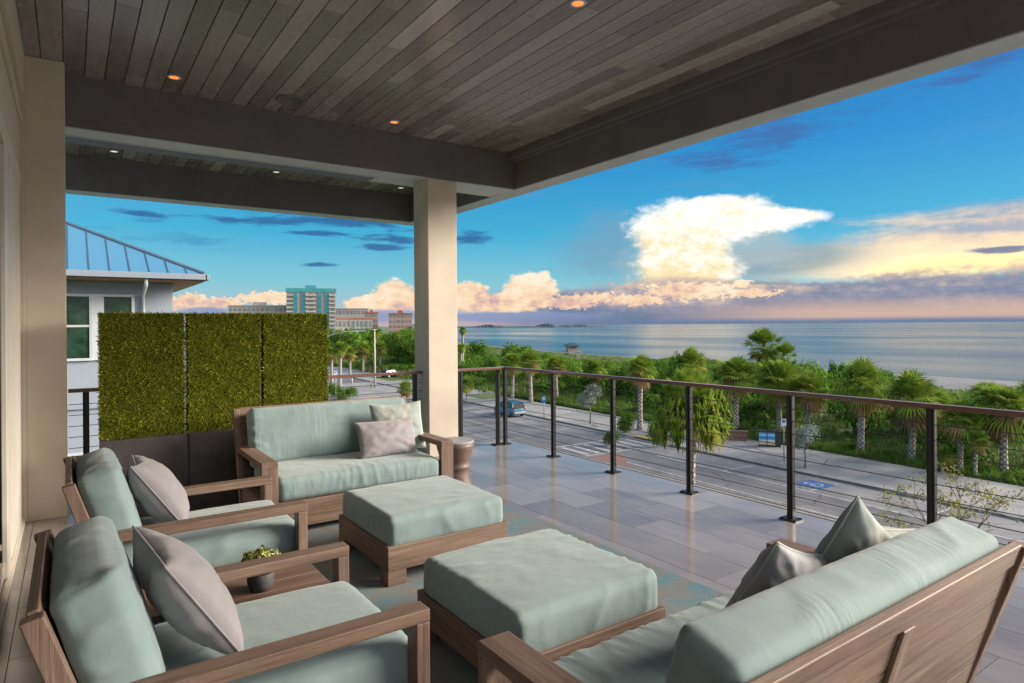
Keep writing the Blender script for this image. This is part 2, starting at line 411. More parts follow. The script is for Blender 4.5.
class MB:
    def __init__(s): s.v = []; s.f = []; s.g = []; s.t = []; s.n = 0; s.mi = []
    def add(s, verts, faces, grain=None, tone=0.5, mi=0):
        verts = np.asarray(verts, float); k = len(verts)
        s.v.append(verts); s.f += [tuple(i + s.n for i in f) for f in faces]
        s.g.append(verts if grain is None else np.asarray(grain, float))
        s.t.append(np.full(k, tone) if np.isscalar(tone) else np.asarray(tone)); s.mi += [mi] * len(faces); s.n += k
    def box(s, a, b, M=None, tone=.5, mi=0):
        """axis box from corner a to corner b, optionally moved by matrix M; grain runs along the longest side"""
        a = np.minimum(a, b) if False else np.array([min(x, y) for x, y in zip(a, b)], float); b_ = np.array([max(x, y) for x, y in zip(a, b)], float) if False else None
        return a
    def bx(s, x0, x1, y0, y1, z0, z1, M=None, tone=.5, mi=0, axis=None):
        v = np.array([[x, y, z] for x in (x0, x1) for y in (y0, y1) for z in (z0, z1)], float)
        f = [(0, 1, 3, 2), (4, 6, 7, 5), (0, 4, 5, 1), (2, 3, 7, 6), (0, 2, 6, 4), (1, 5, 7, 3)]
        d = [abs(x1 - x0), abs(y1 - y0), abs(z1 - z0)]
        ax = int(np.argmax(d)) if axis is None else axis
        o = [ax] + [i for i in range(3) if i != ax]
        g = v[:, o] - v[:, o].min(0) + np.array([random.uniform(0, 50), random.uniform(0, 9), random.uniform(0, 9)])
        if M is not None: v = np.array([tuple(M @ Vector(p)) for p in v])
        s.add(v, f, g, tone, mi); return s
    def prism(s, poly, y0, y1, M=None, mi=0, tone=.5):
        """polygon in the x-z plane (counter-clockwise seen from -y) pushed from y0 to y1"""
        n = len(poly)
        v = [(x, y0, z) for x, z in poly] + [(x, y1, z) for x, z in poly]
        f = [tuple(range(n)), tuple(range(2 * n - 1, n - 1, -1))] + [((i + 1) % n, i, i + n, (i + 1) % n + n) for i in range(n)]
        v = np.array(v, float); d = v.max(0) - v.min(0); ax = int(np.argmax(d)); o = [ax] + [i for i in range(3) if i != ax]
        g = v[:, o] + random.uniform(0, 20)
        if M is not None: v = np.array([tuple(M @ Vector(p)) for p in v])
        s.add(v, f, g, tone, mi); return s
    def tube(s, pts, r, n=8, mi=0, tone=.5, cap=True):
        pts = [Vector(p) for p in pts]; rr = r if hasattr(r, '__len__') else [r] * len(pts)
        V = []; prev = None
        for i, p in enumerate(pts):
            d = (pts[min(i + 1, len(pts) - 1)] - pts[max(i - 1, 0)]).normalized()
            if prev is None: a = d.orthogonal().normalized()
            else: a = (prev - d * prev.dot(d)).normalized()
            prev = a; bb = d.cross(a)
            for k in range(n):
                th = 2 * math.pi * k / n; V.append(p + (a * math.cos(th) + bb * math.sin(th)) * rr[i])
        F = []
        for i in range(len(pts) - 1):
            for k in range(n):
                k2 = (k + 1) % n; F.append((i * n + k, i * n + k2, (i + 1) * n + k2, (i + 1) * n + k))
        if cap: F.append(tuple(range(n - 1, -1, -1))); F.append(tuple((len(pts) - 1) * n + k for k in range(n)))
        g = [(i * .1, 0, 0) for i in range(len(V))]
        s.add(V, F, V, tone, mi); return s
    def lathe(s, prof, n=32, c=(0, 0, 0), mi=0, tone=.5):
        V = []; F = []
        for r, z in prof:
            for k in range(n):
                th = 2 * math.pi * k / n; V.append((c[0] + r * math.cos(th), c[1] + r * math.sin(th), c[2] + z))
        for i in range(len(prof) - 1):
            for k in range(n):
                k2 = (k + 1) % n; F.append((i * n + k, i * n + k2, (i + 1) * n + k2, (i + 1) * n + k))
        F.append(tuple(range(n - 1, -1, -1))); F.append(tuple((len(prof) - 1) * n + k for k in range(n)))
        s.add(V, F, None, tone, mi); return s
    def mesh(s, name, mats, smooth=False):
        me = bpy.data.meshes.new(name); V = np.concatenate(s.v)
        me.from_pydata(V.tolist(), [], s.f)
        a = me.attributes.new('grain', 'FLOAT_VECTOR', 'POINT'); a.data.foreach_set('vector', np.concatenate(s.g).astype(np.float32).ravel())
        a = me.attributes.new('tone', 'FLOAT', 'POINT'); a.data.foreach_set('value', np.concatenate(s.t).astype(np.float32))
        for m in (mats if isinstance(mats, (list, tuple)) else [mats]): me.materials.append(m)
        me.polygons.foreach_set('material_index', s.mi)
        if smooth: me.polygons.foreach_set('use_smooth', [True] * len(s.f))
        me.update(); return me
    def build(s, name, mats, parent=None, smooth=False, bevel=0, seg=2):
        me = s.mesh(name, mats, smooth); o = bpy.data.objects.new(name, me); col.objects.link(o)
        if parent: o.parent = parent
        if bevel:
            md = o.modifiers.new('bevel', 'BEVEL'); md.width = bevel; md.segments = seg; md.limit_method = 'ANGLE'
            md.harden_normals = False
        return o
def top_at(o, loc, rz=0): o.location = loc; o.rotation_euler = (0, 0, rz); return o
def copy_tree(o, parent=None):
    c = o.copy(); col.objects.link(c)
    if parent: c.parent = parent
    for ch in list(o.children): copy_tree(ch, c)
    return c
def smooth_by_angle(o, a=40):
    me = o.data; me.polygons.foreach_set('use_smooth', [True] * len(me.polygons))
    try: me.set_sharp_from_angle(angle=R(a))
    except Exception: pass

def quadgrid(fn, nu, nv):
    V = [fn(u / nu, v / nv) for u in range(nu + 1) for v in range(nv + 1)]
    F = [(u * (nv + 1) + v, (u + 1) * (nv + 1) + v, (u + 1) * (nv + 1) + v + 1, u * (nv + 1) + v + 1) for u in range(nu) for v in range(nv)]
    return V, F

def cushion(name, sx, sy, sz, parent=None, M=None, matl=None, puff=.025, r=.05, seed=0, wr=.010, gather=None, folds=14, bulge=.012):
    """stuffed box cushion: rounded box with crowned faces, seams and fabric creases; centred in x,y, bottom at z=0"""
    res = .016
    nx, ny, nz = max(6, int(sx / res)), max(6, int(sy / res)), max(4, int(sz / res))
    hx, hy, hz = sx / 2, sy / 2, sz / 2
    key = {}; V = []; F = []
    def vid(i, j, k):
        q = (i, j, k)
        if q not in key: key[q] = len(V); V.append(((i / nx - .5) * sx, (j / ny - .5) * sy, (k / nz - .5) * sz))
        return key[q]
    for i in range(nx):
        for j in range(ny):
            F.append((vid(i, j, nz), vid(i + 1, j, nz), vid(i + 1, j + 1, nz), vid(i, j + 1, nz)))
            F.append((vid(i, j, 0), vid(i, j + 1, 0), vid(i + 1, j + 1, 0), vid(i + 1, j, 0)))
    for i in range(nx):
        for k in range(nz):
            F.append((vid(i, 0, k), vid(i + 1, 0, k), vid(i + 1, 0, k + 1), vid(i, 0, k + 1)))
            F.append((vid(i, ny, k), vid(i, ny, k + 1), vid(i + 1, ny, k + 1), vid(i + 1, ny, k)))
    for j in range(ny):
        for k in range(nz):
            F.append((vid(0, j, k), vid(0, j, k + 1), vid(0, j + 1, k + 1), vid(0, j + 1, k)))
            F.append((vid(nx, j, k), vid(nx, j + 1, k), vid(nx, j + 1, k + 1), vid(nx, j, k + 1)))
    P = np.array(V); H = np.array([hx, hy, hz]); rr = min(r, hz * .9)
    U = P / H
    Q = np.clip(P, -(H - rr), H - rr); D = P - Q; L = np.linalg.norm(D, axis=1)
    Nn = np.where(L[:, None] > 1e-9, D / np.maximum(L, 1e-9)[:, None], 0)
    P2 = np.where((L > 1e-9)[:, None], Q + Nn * rr, P)
    # crown the big faces and bulge the sides
    cx, cy, cz = (1 - U[:, 0] ** 2), (1 - U[:, 1] ** 2), (1 - U[:, 2] ** 2)
    P2[:, 2] += np.where(U[:, 2] < 0, .15, 1.0) * np.sign(U[:, 2]) * puff * (np.clip(cx, 0, 1) * np.clip(cy, 0, 1)) ** .55 * (np.abs(U[:, 2]) ** 3)
    P2[:, 0] += U[:, 0] ** 3 * bulge * cz * np.sqrt(np.clip(cy, 0, 1))
    P2[:, 1] += U[:, 1] ** 3 * bulge * cz * np.sqrt(np.clip(cx, 0, 1))
    # seams along the top and bottom edges
    out = []
    for i, (p, u) in enumerate(zip(P2, U)):
        n3_ = mnoise.fractal(Vector((p[0] * 5 + seed * 3.1, p[1] * 5, p[2] * 5)), 1.0, 2.0, 3)
        # creases: stretched ridges that fan out from the edges
        q = Vector((p[0] * 3.0 + seed, p[1] * folds, p[2] * 3.0)) if gather == 'x' else Vector((p[0] * folds, p[1] * 3.0 + seed, p[2] * 3.0))
        rd = 1 - abs(mnoise.noise(q)) * 3.4
        rd = max(0, rd) ** 2 * max(0, .55 + 1.3 * mnoise.noise(Vector((p[0] * 2 + seed * 7, p[1] * 2, 4))))
        edge = min(1, max(abs(u[0]), abs(u[1]))) ** 3
        w = wr * (n3_ * .32 + rd * (1.0 if folds < 10 else .8) * (.3 + .8 * edge)) * (.25 if u[2] < -.6 else 1)
        nn = Vector(Nn[i]) if L[i] > 1e-9 else Vector((0, 0, 0))
        if nn.length < .1:
            ax = int(np.argmax(np.abs(u))); nn = Vector((0, 0, 0)); nn[ax] = math.copysign(1, u[ax])
        out.append(Vector(p) + nn * w + Vector((0, 0, hz)))
    mb = MB(); vv = np.array(out)
    if M is not None: vv = np.array([tuple(M @ Vector(p)) for p in vv])
    mb.add(vv, F)
    o = mb.build(name, matl or SAGE, parent, smooth=True)
    return o

def throw_pillow(name, sx, sy, T, loc, rot, matl, seed=0, label=None, group=None, pinch=.06, sag=.0):
    """knife-edge pillow: flat square in local x-z plane, thickness along y"""
    n = 36; V = []; F = []
    def pt(u, v, side):
        e = (max(0, (1 - u * u)) * max(0, (1 - v * v)))
        th = T / 2 * e ** .42
        x = sx / 2 * u * (1 - pinch * (1 - v * v) * 1.0 * abs(u) ** 2 + .0)
        z = sy / 2 * v * (1 - pinch * (1 - u * u) * abs(v) ** 2)
        w = mnoise.fractal(Vector((u * 2 + seed, v * 2, side * 3.)), 1.0, 2.0, 3) * .014
        rad = mnoise.noise(Vector((math.atan2(v, u) * 4 + seed, math.hypot(u, v) * 1.0, side))) * .016 * min(1, math.hypot(u, v)) ** 2
        cz = -sag * (1 - abs(u)) * max(0, v) ** 2 * sy
        return (x, side * (th + (w + rad) * e ** .3), z + cz)
    idx = {}
    for side in (1, -1):
        for i in range(n + 1):
            for j in range(n + 1):
                b_ = i in (0, n) or j in (0, n)
                if b_ and side == -1: idx[(side, i, j)] = idx[(1, i, j)]; continue
                u = math.sin((i / n - .5) * math.pi) * .35 + (i / n * 2 - 1) * .65; v = math.sin((j / n - .5) * math.pi) * .35 + (j / n * 2 - 1) * .65
                idx[(side, i, j)] = len(V); V.append(pt(u, v, side if not b_ else 0.0001))
        for i in range(n):
            for j in range(n):
                q = [idx[(side, i, j)], idx[(side, i + 1, j)], idx[(side, i + 1, j + 1)], idx[(side, i, j + 1)]]
                F.append(tuple(q if side == -1 else q[::-1]))
    mb = MB(); mb.add(V, F); o = mb.build(name, matl, None, smooth=True)
    loopi = [(i, 0) for i in range(n)] + [(n, j) for j in range(n)] + [(n - i, n) for i in range(n)] + [(0, n - j) for j in range(n)]
    pts = [V[idx[(1, i, j)]] for i, j in loopi]; pts.append(pts[0])
    pm = MB(); pm.tube(pts, .0045, 6, cap=False); pm.build('piping', PIPE if matl is not GREY else GREY, o, smooth=True)
    o.rotation_euler = (Matrix.Rotation(rot[2], 3, 'Z') @ Matrix.Rotation(rot[0], 3, 'X') @ Matrix.Rotation(rot[1], 3, 'Y')).to_euler(); o.location = loc
    tag(o, label, 'pillow', group)
    return o

# ================================================================== SETTING: our terrace
# floor slab + tiles
fl = MB(); tx0 = -.34 - .36 * 2
fl.bx(-2.0, 5.30, -3.0, 7.62, -.32, -.012, mi=1)
Wt, Lt = .365, .71
i = 0; x = 5.30 - .165
xs = []
k = -22
for c_ in range(-20, 8):
    xa = 3.392 + c_ * Wt; xb = xa + Wt
    xa2, xb2 = max(xa, -.34), min(xb, 5.22)
    if xb2 - xa2 < .03: continue
    y = -3.0 - (Lt / 2 if c_ % 2 else 0) + ((3.345 + 3.0) % Lt) - Lt
    while y < 7.6:
        y0, y1 = max(y, -3.0), min(y + Lt, 7.54)
        if y1 - y0 > .03:
            fl.bx(xa2 + .002, xb2 - .002, y0 + .002, y1 - .002, -.012, 0, tone=random.random() * .8 + .1, mi=0, axis=1)
        y += Lt
fl.bx(5.224, 5.32, -3.0, 7.64, -.012, .004, tone=.9, mi=2, axis=1)
fl.bx(-.34, 5.22, 7.544, 7.64, -.012, .004, tone=.9, mi=2, axis=0)
floor = tag(fl.build('terrace_floor', [TILE, GROUT, CONC]), 'grey wood grain porcelain tiled terrace floor', kind='structure')

# ceiling boards
def boards(name, x0, x1, y0, y1, z, lab):
    cb = MB(); cb.bx(x0, x1, y0, y1, z + .022, z + .12, mi=1)
    Wp = .1584; x = -.0266 - Wp * 12
    while x < x1:
        y = y0 - random.uniform(0, 2.0)
        while y < y1:
            L_ = random.choice((1.2, 1.8, 2.4, 3.0)) * random.uniform(.9, 1.1)
            a, b_ = max(x, x0), min(x + Wp, x1); c_, d_ = max(y, y0), min(y + L_, y1)
            tn = random.choice([.25, .35, .42, .5, .55, .3, .45, .85 if random.random() < .45 else .5])
            if b_ - a > .02 and d_ - c_ > .02:
                cb.bx(a + .0035, b_ - .0035, c_ + .0015, d_ - .0015, z, z + .022, tone=tn, axis=1)
            y += L_
        x += Wp
    return tag(cb.build(name, [PLANK, BLACK], bevel=.002, seg=1), lab, kind='structure')
CZ = 4.0
boards('terrace_ceiling', -.30, 5.03, -2.2, 7.15, CZ, 'dark stained timber board ceiling over the seating')
boards('ceiling', -.30, 5.03, 7.75, 10.4, CZ, 'timber board ceiling beyond the cross beam')
bm1 = MB()
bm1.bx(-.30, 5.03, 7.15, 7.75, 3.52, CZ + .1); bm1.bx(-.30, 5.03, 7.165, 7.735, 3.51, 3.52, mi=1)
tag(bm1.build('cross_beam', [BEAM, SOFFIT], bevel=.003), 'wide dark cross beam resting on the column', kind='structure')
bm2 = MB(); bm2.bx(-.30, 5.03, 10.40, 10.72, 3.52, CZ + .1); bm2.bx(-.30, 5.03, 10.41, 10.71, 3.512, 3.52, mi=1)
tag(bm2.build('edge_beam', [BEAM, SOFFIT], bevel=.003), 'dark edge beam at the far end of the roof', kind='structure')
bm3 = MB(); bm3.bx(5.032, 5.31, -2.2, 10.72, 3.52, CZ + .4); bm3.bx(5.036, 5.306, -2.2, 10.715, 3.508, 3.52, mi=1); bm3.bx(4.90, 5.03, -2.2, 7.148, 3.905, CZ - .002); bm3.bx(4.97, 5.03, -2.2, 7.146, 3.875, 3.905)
tag(bm3.build('sea_side_beam', [BEAM, SOFFIT], bevel=.003), 'long dark beam along the sea side of the roof', kind='structure')
rf = MB(); rf.bx(-2.0, 5.6, -2.4, 10.9, CZ + .42, CZ + .6); rf.bx(-.30, 5.03, -2.32, -2.2, 3.6, CZ + .4)
tag(rf.build('roof', [BEAM], bevel=.003), 'flat roof slab over the terrace', kind='structure')

# linear vent in the beam soffit, speaker ring and downlights
v = MB(); v.bx(-.28, 3.15, 7.46, 7.70, 3.500, 3.5085); v.bx(-.27, 3.13, 7.475, 7.685, 3.495, 3.4995, mi=1)
vo = v.build('linear_vent', [SOFFIT, plain('vent_slot_blue_grey', (.12, .13, .21), .6)]); tag(vo, 'long narrow linear vent let into the cross beam underside', 'vent')
sp = MB(); sp.lathe([(.145, 0), (.145, -.010), (.120, -.013), (.118, -.004), (0.001, -.004)], 36)
so = sp.build('ceiling_speaker', [BEAM], smooth=True); so.location = (1.89, 6.69, CZ); tag(so, 'round dark flush speaker in the timber ceiling between two orange downlights', 'speaker')
def downlight(x, y, lamp, label, group, spot):
    r = empty('downlight', (x, y, CZ)); tag(r, label, 'downlight', group)
    a = MB(); a.lathe([(.042, .0), (.062, .0), (.062, -.006), (.044, -.008), (.040, -.002), (.042, .0)], 28); a.build('trim_ring', [SOFFIT], r, True)
    a = MB(); a.lathe([(.041, -.001), (.041, -.004), (.001, -.004)], 24); a.build('lamp', [lamp], r)
    if spot:
        l = bpy.data.lights.new('downlight_light', 'SPOT'); l.energy = spot; l.spot_size = R(84); l.spot_blend = .9; l.color = (1, .72, .48); l.shadow_soft_size = .05
        lo = bpy.data.objects.new('lamp_light', l); col.objects.link(lo); lo.parent = r; lo.location = (0, 0, -.03)
for x, y, lab in ((.822, 6.69, 'orange glowing downlight near the pilaster end of the ceiling'), (3.082, 6.77, 'orange glowing downlight in the boards close to the column'),
                  (3.062, 3.53, 'orange glowing downlight at the top edge, above the ottomans')):
    downlight(x, y, LAMPO, lab, 'orange downlights over the seating', 22)
for x, lab in ((.505, 'pale downlight in the far ceiling strip next to the pilaster'), (2.587, 'pale downlight midway along the far ceiling strip'), (4.632, 'pale downlight in the far ceiling strip beside the column')):
    downlight(x, 9.93, LAMPW, lab, 'pale downlights beyond the cross beam', 0)

# column
c_ = MB(); c_.bx(3.70, 4.115, 7.15, 7.55, 0, 3.508)
co = c_.build('column', [STUCCO], bevel=.006); tag(co, 'square cream stucco column carrying the cross beam', 'column')

# house wall at the left: pilaster, header with mouldings, sliding door
w = MB()
w.bx(-.302, -.018, 6.85, 7.30, 0, CZ - .002)
w.bx(-.80, -.302, 6.84, 7.30, 0, CZ - .002)
w.bx(-.80, -.335, -3.0, 6.838, 2.99, CZ - .002)
w.bx(-.80, -.02, 7.302, 10.7, 3.2, CZ + .38) if False else None
w.bx(-.335, -.30, -3.0, 6.848, 3.63, CZ - .002)
w.bx(-.335, -.315, -3.0, 6.848, 3.40, 3.46)
w.bx(-2.0, -.80, -3.0, 7.30, -.0, CZ + .4)
wo = w.build('house_wall', [STUCCO], bevel=.004); tag(wo, 'cream stucco house wall and pilaster beside the sliding door', 'wall')
d = empty('sliding_door', (-.36, 3.9, 0)); tag(d, 'cream framed glass sliding door behind the armchairs', 'door')
f = MB()
f.bx(.0, .03, -6.8, 2.93, 2.84, 2.985); f.bx(-.06, .0, -6.8, 2.93, 2.90, 2.985)
f.bx(0, .03, 1.30, 1.58, 0.055, 2.84); f.bx(.0, .026, 1.74, 2.36, .055, 2.84); f.bx(-.005, .024, 2.42, 2.93, .0, 2.84)
f.bx(-.04, .012, -6.8, 2.93, .055, .16); f.bx(-.03, .0, -1.05, -.93, .16, 2.84)
f.build('door_frame', [TRIMP], d, bevel=.004)
f = MB(); f.bx(-.10, .045, -6.8, 2.93, 0.001, .022); f.bx(-.02, -.005, -6.8, 2.93, .022, .05); f.bx(.015, .03, -6.8, 2.93, .022, .045); f.build('sill_track', [TRIMP], d, bevel=.002)
f = MB(); f.bx(-.034, -.026, -6.8, 2.93, .16, 2.9); f.build('pane', [GLASSD], d)

# lower storeys of our own house and the facade below the terrace
hb = MB(); hb.bx(-14, 4.9, -16, 7.3, -8.5, -.33)
ho = hb.build('house', [STUCCO]); tag(ho, 'cream stucco lower storeys of the house under the tiled terrace', 'house')

# ------------------------------------------------------------------ railings
def railing(name, p0, p1, posts, label, plate=True, ext=(0, 0)):
    p0, p1 = Vector(p0), Vector(p1); d_ = (p1 - p0); L_ = d_.length; ang_ = math.atan2(d_.y, d_.x)
    r = empty(name, p0, ang_); tag(r, label, 'railing', 'cable railings round the terrace')
    m_ = MB(); m_.bx(-ext[0], L_ + ext[1], -.032, .032, 1.045, 1.08); m_.build('top_rail', [CAPR], r, bevel=.005)
    for s_ in posts:
        q = MB(); q.bx(s_ - .008, s_ + .008, -.032, .032, .012, 1.044); q.bx(s_ - .026, s_ + .026, -.022, -.012, .012, 1.044); q.bx(s_ - .026, s_ + .026, .012, .022, .012, 1.044)
        q.bx(s_ - .026, s_ + .026, -.0115, .0115, .012, 1.044)
        po = q.build('post', [BLACK], r, bevel=.002, seg=1)
        q = MB(); q.bx(s_ - .075, s_ + .075, -.06, .06, .0005, .012)
        for ax_ in (-.055, .055):
            for ay_ in (-.042, .042): q.lathe([(.010, .012), (.010, .020), (.001, .022)], 8, (s_ + ax_, ay_, 0))
        q.build('base_plate', [BLACK], po)
    for k_ in range(9):
        z_ = .10 + k_ * .104
        pts = [(s_, 0, z_) for s_ in np.linspace(0, L_, max(2, int(L_ / 1.2) + 1))]
        q = MB(); q.tube(pts, .0036, 6); q.build('cable', [STEEL], r)
    return r
railing('cable_railing', (4.983, 7.35, 0), (4.983, -3, 0), [.0] + [1.077 + 1.068 * i for i in range(9)], 'long black cable railing on the sea side of the terrace', ext=(.03, 0))
railing('cable_railing', (-.01, 7.35, 0), (3.70, 7.35, 0), [.14, 1.31, 2.46, 3.61], 'black cable railing between the pilaster and the column, behind the hedge screens')
railing('cable_railing', (4.118, 7.352, 0), (4.95, 7.352, 0), [.15, .745], 'short black cable railing from the column to the terrace corner')

# ------------------------------------------------------------------ rug
rg = MB(); V, F = quadgrid(lambda u, v: (.35 + u * 2.92, .3 + v * 5.0, .009), 60, 90)
rg.bx(.35, 3.27, .3, 5.35, .001, .008)
m, t, b = mat('woven_rug'); o = objc(t)
na = noise_n(t, o, 2.6, 6, .6, 1.4); nb_ = noise_n(t, scalev(t, o, (160, 90, 1)), 1, 2, .7); nc = noise_n(t, o, 7, 5, .6, .8)
base = ramp(t, na * .62 + nc * .38, [(.34, (.03, .16, .22)), (.44, (.06, .18, .22)), (.475, (.13, .17, .185)), (.56, (.12, .14, .155)), (.58, (.22, .13, .11)), (.60, (.16, .165, .17)), (.66, (.04, .14, .19))])
link(t, mixc(t, nb_.ss(.35, .65) * .55, base, (.22, .22, .22, 1)), b, 'Base Color'); b.inputs['Roughness'].default_value = .95
bump(t, b, nb_, .6, .006)
ro = rg.build('rug', [m], bevel=.002); tag(ro, 'flatweave rug in teal, taupe and rust under the ottomans', 'rug')

# ------------------------------------------------------------------ lounge furniture
def lounge(name, W, D, arm_w, post_t, loc, rz, label, cat, group, H=.88, seat_h=.455, sofa=False, seed=0, bh_x=0):
    """teak frame with deep cushions. local: front at x=0, faces +x, back leans over -x"""
    r = empty(name, loc, rz); tag(r, label, cat, group)
    hw = W / 2; at = .048; az_ = .60
    sl = .29                                         # back recline dx/dz
    xb0 = -D + (H - .10) * sl                        # rear of back frame at z=.10
    for sgn in (-1, 1):
        y0, y1 = sorted((sgn * hw, sgn * (hw - arm_w)))
        a = MB(); xr = -D + (H - az_) * sl + .03
        a.bx(xr + .01, 0, y0, y1, az_ - at, az_); a.build('armrest', [TEAK], r, bevel=.004)
        a = MB(); a.bx(-post_t, -.001, y0, y1, 0.009, az_ - at - .0005); a.build('front_leg', [TEAK], r, bevel=.004)
        # rear leg leaning back
        yb0, yb1 = sorted((sgn * hw, sgn * (hw - .05)))
        xl = xb0 + .02
        a = MB(); a.prism([(xl + .03, .009), (xl + .09, .009), (-D + .055, H), (-D, H - .012)][::-1], yb0, yb1); a.build('rear_leg', [TEAK], r, bevel=.004)
        a = MB(); a.bx(xl + .07, -post_t, y0 + .012, y1 - .012, .13, .27); a.build('side_rail', [TEAK], r, bevel=.003)
    a = MB(); a.bx(-.055, -.012, -hw + arm_w, hw - arm_w, .09 if not sofa else .06, .27); a.build('front_apron', [TEAK], r, bevel=.004)
    a = MB()
    for k_ in range(int((D - .35) / .09)): a.bx(-.10 - k_ * .09 - .06, -.10 - k_ * .09, -hw + arm_w, hw - arm_w, .245, .268)
    a.build('seat_slats', [TEAK], r)
    # slatted back panel, leaning
    th = math.atan(sl)
    M = Matrix.Translation((-D, 0, H)) @ Matrix.Rotation(th, 4, 'Y')       # local z runs up along the recline
    Mb = Matrix.Translation((-D + .012, 0, H)) @ Matrix.Rotation(-th, 4, 'Y')
    Lb = (H - .09) / math.cos(th)
    inner = hw - .05
    a = MB(); a.bx(.0, .030, -inner, inner, -.085, -.002, Mb); a.build('back_top_rail', [TEAK], r, bevel=.004)
    a = MB(); n_ = 5; hgt = (Lb - .09) / n_
    for k_ in range(n_): a.bx(.010, .026, -inner, inner, -.09 - (k_ + 1) * hgt + .0055, -.09 - k_ * hgt, Mb)
    a.build('back_slats', [TEAK], r)
    a = MB()
    for yy in ([0] if sofa else []): a.bx(-.004, .0095, yy - .035, yy + .035, -Lb, -.086, Mb)
    if sofa: a.build('centre_stile', [TEAK], r, bevel=.003)
    # cushions
    sd_ = D - .16
    inn = W - 2 * arm_w - .008
    M1 = Matrix.Translation((-(D - .245) / 2 - .010, 0, .27))
    cushion('seat_cushion', D - .245, inn, seat_h - .27, r, M1, puff=.018, r=.045, seed=seed, wr=.010, gather='x')
    bt, bh = .185, (.50 if not sofa else .50) + bh_x
    Mc = Matrix.Translation((-D + .052 + (H - seat_h) * sl, 0, seat_h + .0)) @ Matrix.Rotation(-th, 4, 'Y') @ Matrix.Translation((bt / 2 + .005, 0, .004)) @ Matrix.Rotation(R(90), 4, 'Y') @ Matrix.Translation((-bh / 2 + .06, 0, -bt / 2))
    cushion('back_cushion', bh, (inn if not sofa else W - .20), bt, r, Mc, puff=.024, r=.036, seed=seed + 5, wr=.011, gather='y', folds=13 if sofa else 9, bulge=.012)
    return r
G_CH = 'teak armchairs with sage cushions'
lounge('armchair', .92, 1.215, .085, .055, (1.10, 2.59, 0), 0, 'nearest teak armchair, sage cushions and a taupe pillow, cut by the bottom edge', 'armchair', G_CH, seed=1)
lounge('armchair', .89, 1.20, .085, .055, (1.165, 4.275, 0), 0, 'teak armchair with sage cushions in front of the hedge screens, beyond the low table', 'armchair', G_CH, seed=2)
G_SO = 'teak sofas with sage cushions'
lounge('sofa', 1.69, 1.06, .125, .05, (2.055, 5.13, 0), R(-90), 'far teak sofa with sage cushions facing us, its back to the column', 'sofa', G_SO, sofa=True, seed=3, H=.92)
lounge('sofa', 1.75, .995, .125, .05, (1.99, 1.82, 0), R(90), 'near teak sofa seen from behind, slatted wooden back toward the viewer', 'sofa', G_SO, sofa=True, seed=4, H=.85, bh_x=-.01)

def ottoman(loc, W_, D_, label, seed):
    r = empty('ottoman', loc); tag(r, label, 'ottoman', 'sage cushioned ottomans on teak bases')
    hx, hy = W_ / 2 + .018, D_ / 2 + .018; e = .045; zt = .255; zb = .10
    for sx in (-1, 1):
        for sy in (-1, 1):
            a = MB(); x0, x1 = sorted((sx * (hx - .125), sx * hx)); y0, y1 = sorted((sy * hy, sy * (hy - e)))
            a.bx(x0, x1, y0, y1, .009, zb); x0, x1 = sorted((sx * (hx - e), sx * hx)); y0, y1 = sorted((sy * (hy - e - .0005), sy * (hy - .125)))
            a.bx(x0, x1, y0, y1, .009, zb); a.build('leg', [TEAK], r)
    a = MB(); a.bx(-hx, hx, -hy, -hy + e, zb + .0005, zt); a.bx(-hx, hx, hy - e, hy, zb + .0005, zt)
    a.bx(-hx, -hx + e, -hy + e + .0005, hy - e - .0005, zb + .0005, zt); a.bx(hx - e, hx, -hy + e + .0005, hy - e - .0005, zb + .0005, zt)
    a.bx(-hx + e, hx - e, -hy + e, hy - e, zt - .05, zt - .03)
    a.build('base_frame', [TEAK], r, bevel=.003)
    cushion('cushion', W_, D_, .20, r, Matrix.Translation((0, 0, zt - .025)), puff=.022, r=.04, seed=seed, wr=.011, gather='x', folds=11)
    return r
ottoman((2.10, 4.195, 0), .88, .86, 'ottoman directly in front of the far sofa', 11)
ottoman((1.96, 2.612, 0), .87, .875, 'larger looking ottoman in the middle, between near armchair and near sofa', 23)

# pillows
throw_pillow('throw_pillow', .47, .46, .21, (.345, 2.59, .70), (R(33), R(3), R(-90 + 5)), GREY, 1, 'taupe throw pillow leaning in the nearest armchair', 'taupe throw pillows', sag=.05)
throw_pillow('throw_pillow', .48, .46, .23, (.425, 4.31, .69), (R(35), R(-3), R(-90 - 3)), GREY, 2, 'taupe throw pillow in the armchair before the hedge screens', 'taupe throw pillows', sag=.05)
throw_pillow('throw_pillow', .58, .34, .15, (2.41, 5.50, .62), (R(-20), 0, R(3)), GREY, 3, 'taupe oblong pillow on the far sofa, in front of a striped one', 'taupe throw pillows')
throw_pillow('throw_pillow', .52, .46, .15, (2.60, 5.68, .69), (R(-18), 0, R(-4)), STRIPE, 4, 'striped sage pillow on the far sofa behind the taupe one', 'striped sage pillows', sag=.04)
throw_pillow('throw_pillow', .52, .48, .17, (2.53, 1.27, .71), (R(19), R(24), R(-13)), STRIPE, 5, 'striped sage pillow with a raised corner in the far end of the near sofa', 'striped sage pillows', sag=.12, pinch=.08)
throw_pillow('throw_pillow', .46, .40, .16, (2.14, 1.37, .665), (R(25), R(20), R(-6)), SILVERF, 6, 'small silver grey pillow on the near sofa, left of the striped pillow', None, sag=.02, pinch=.09)

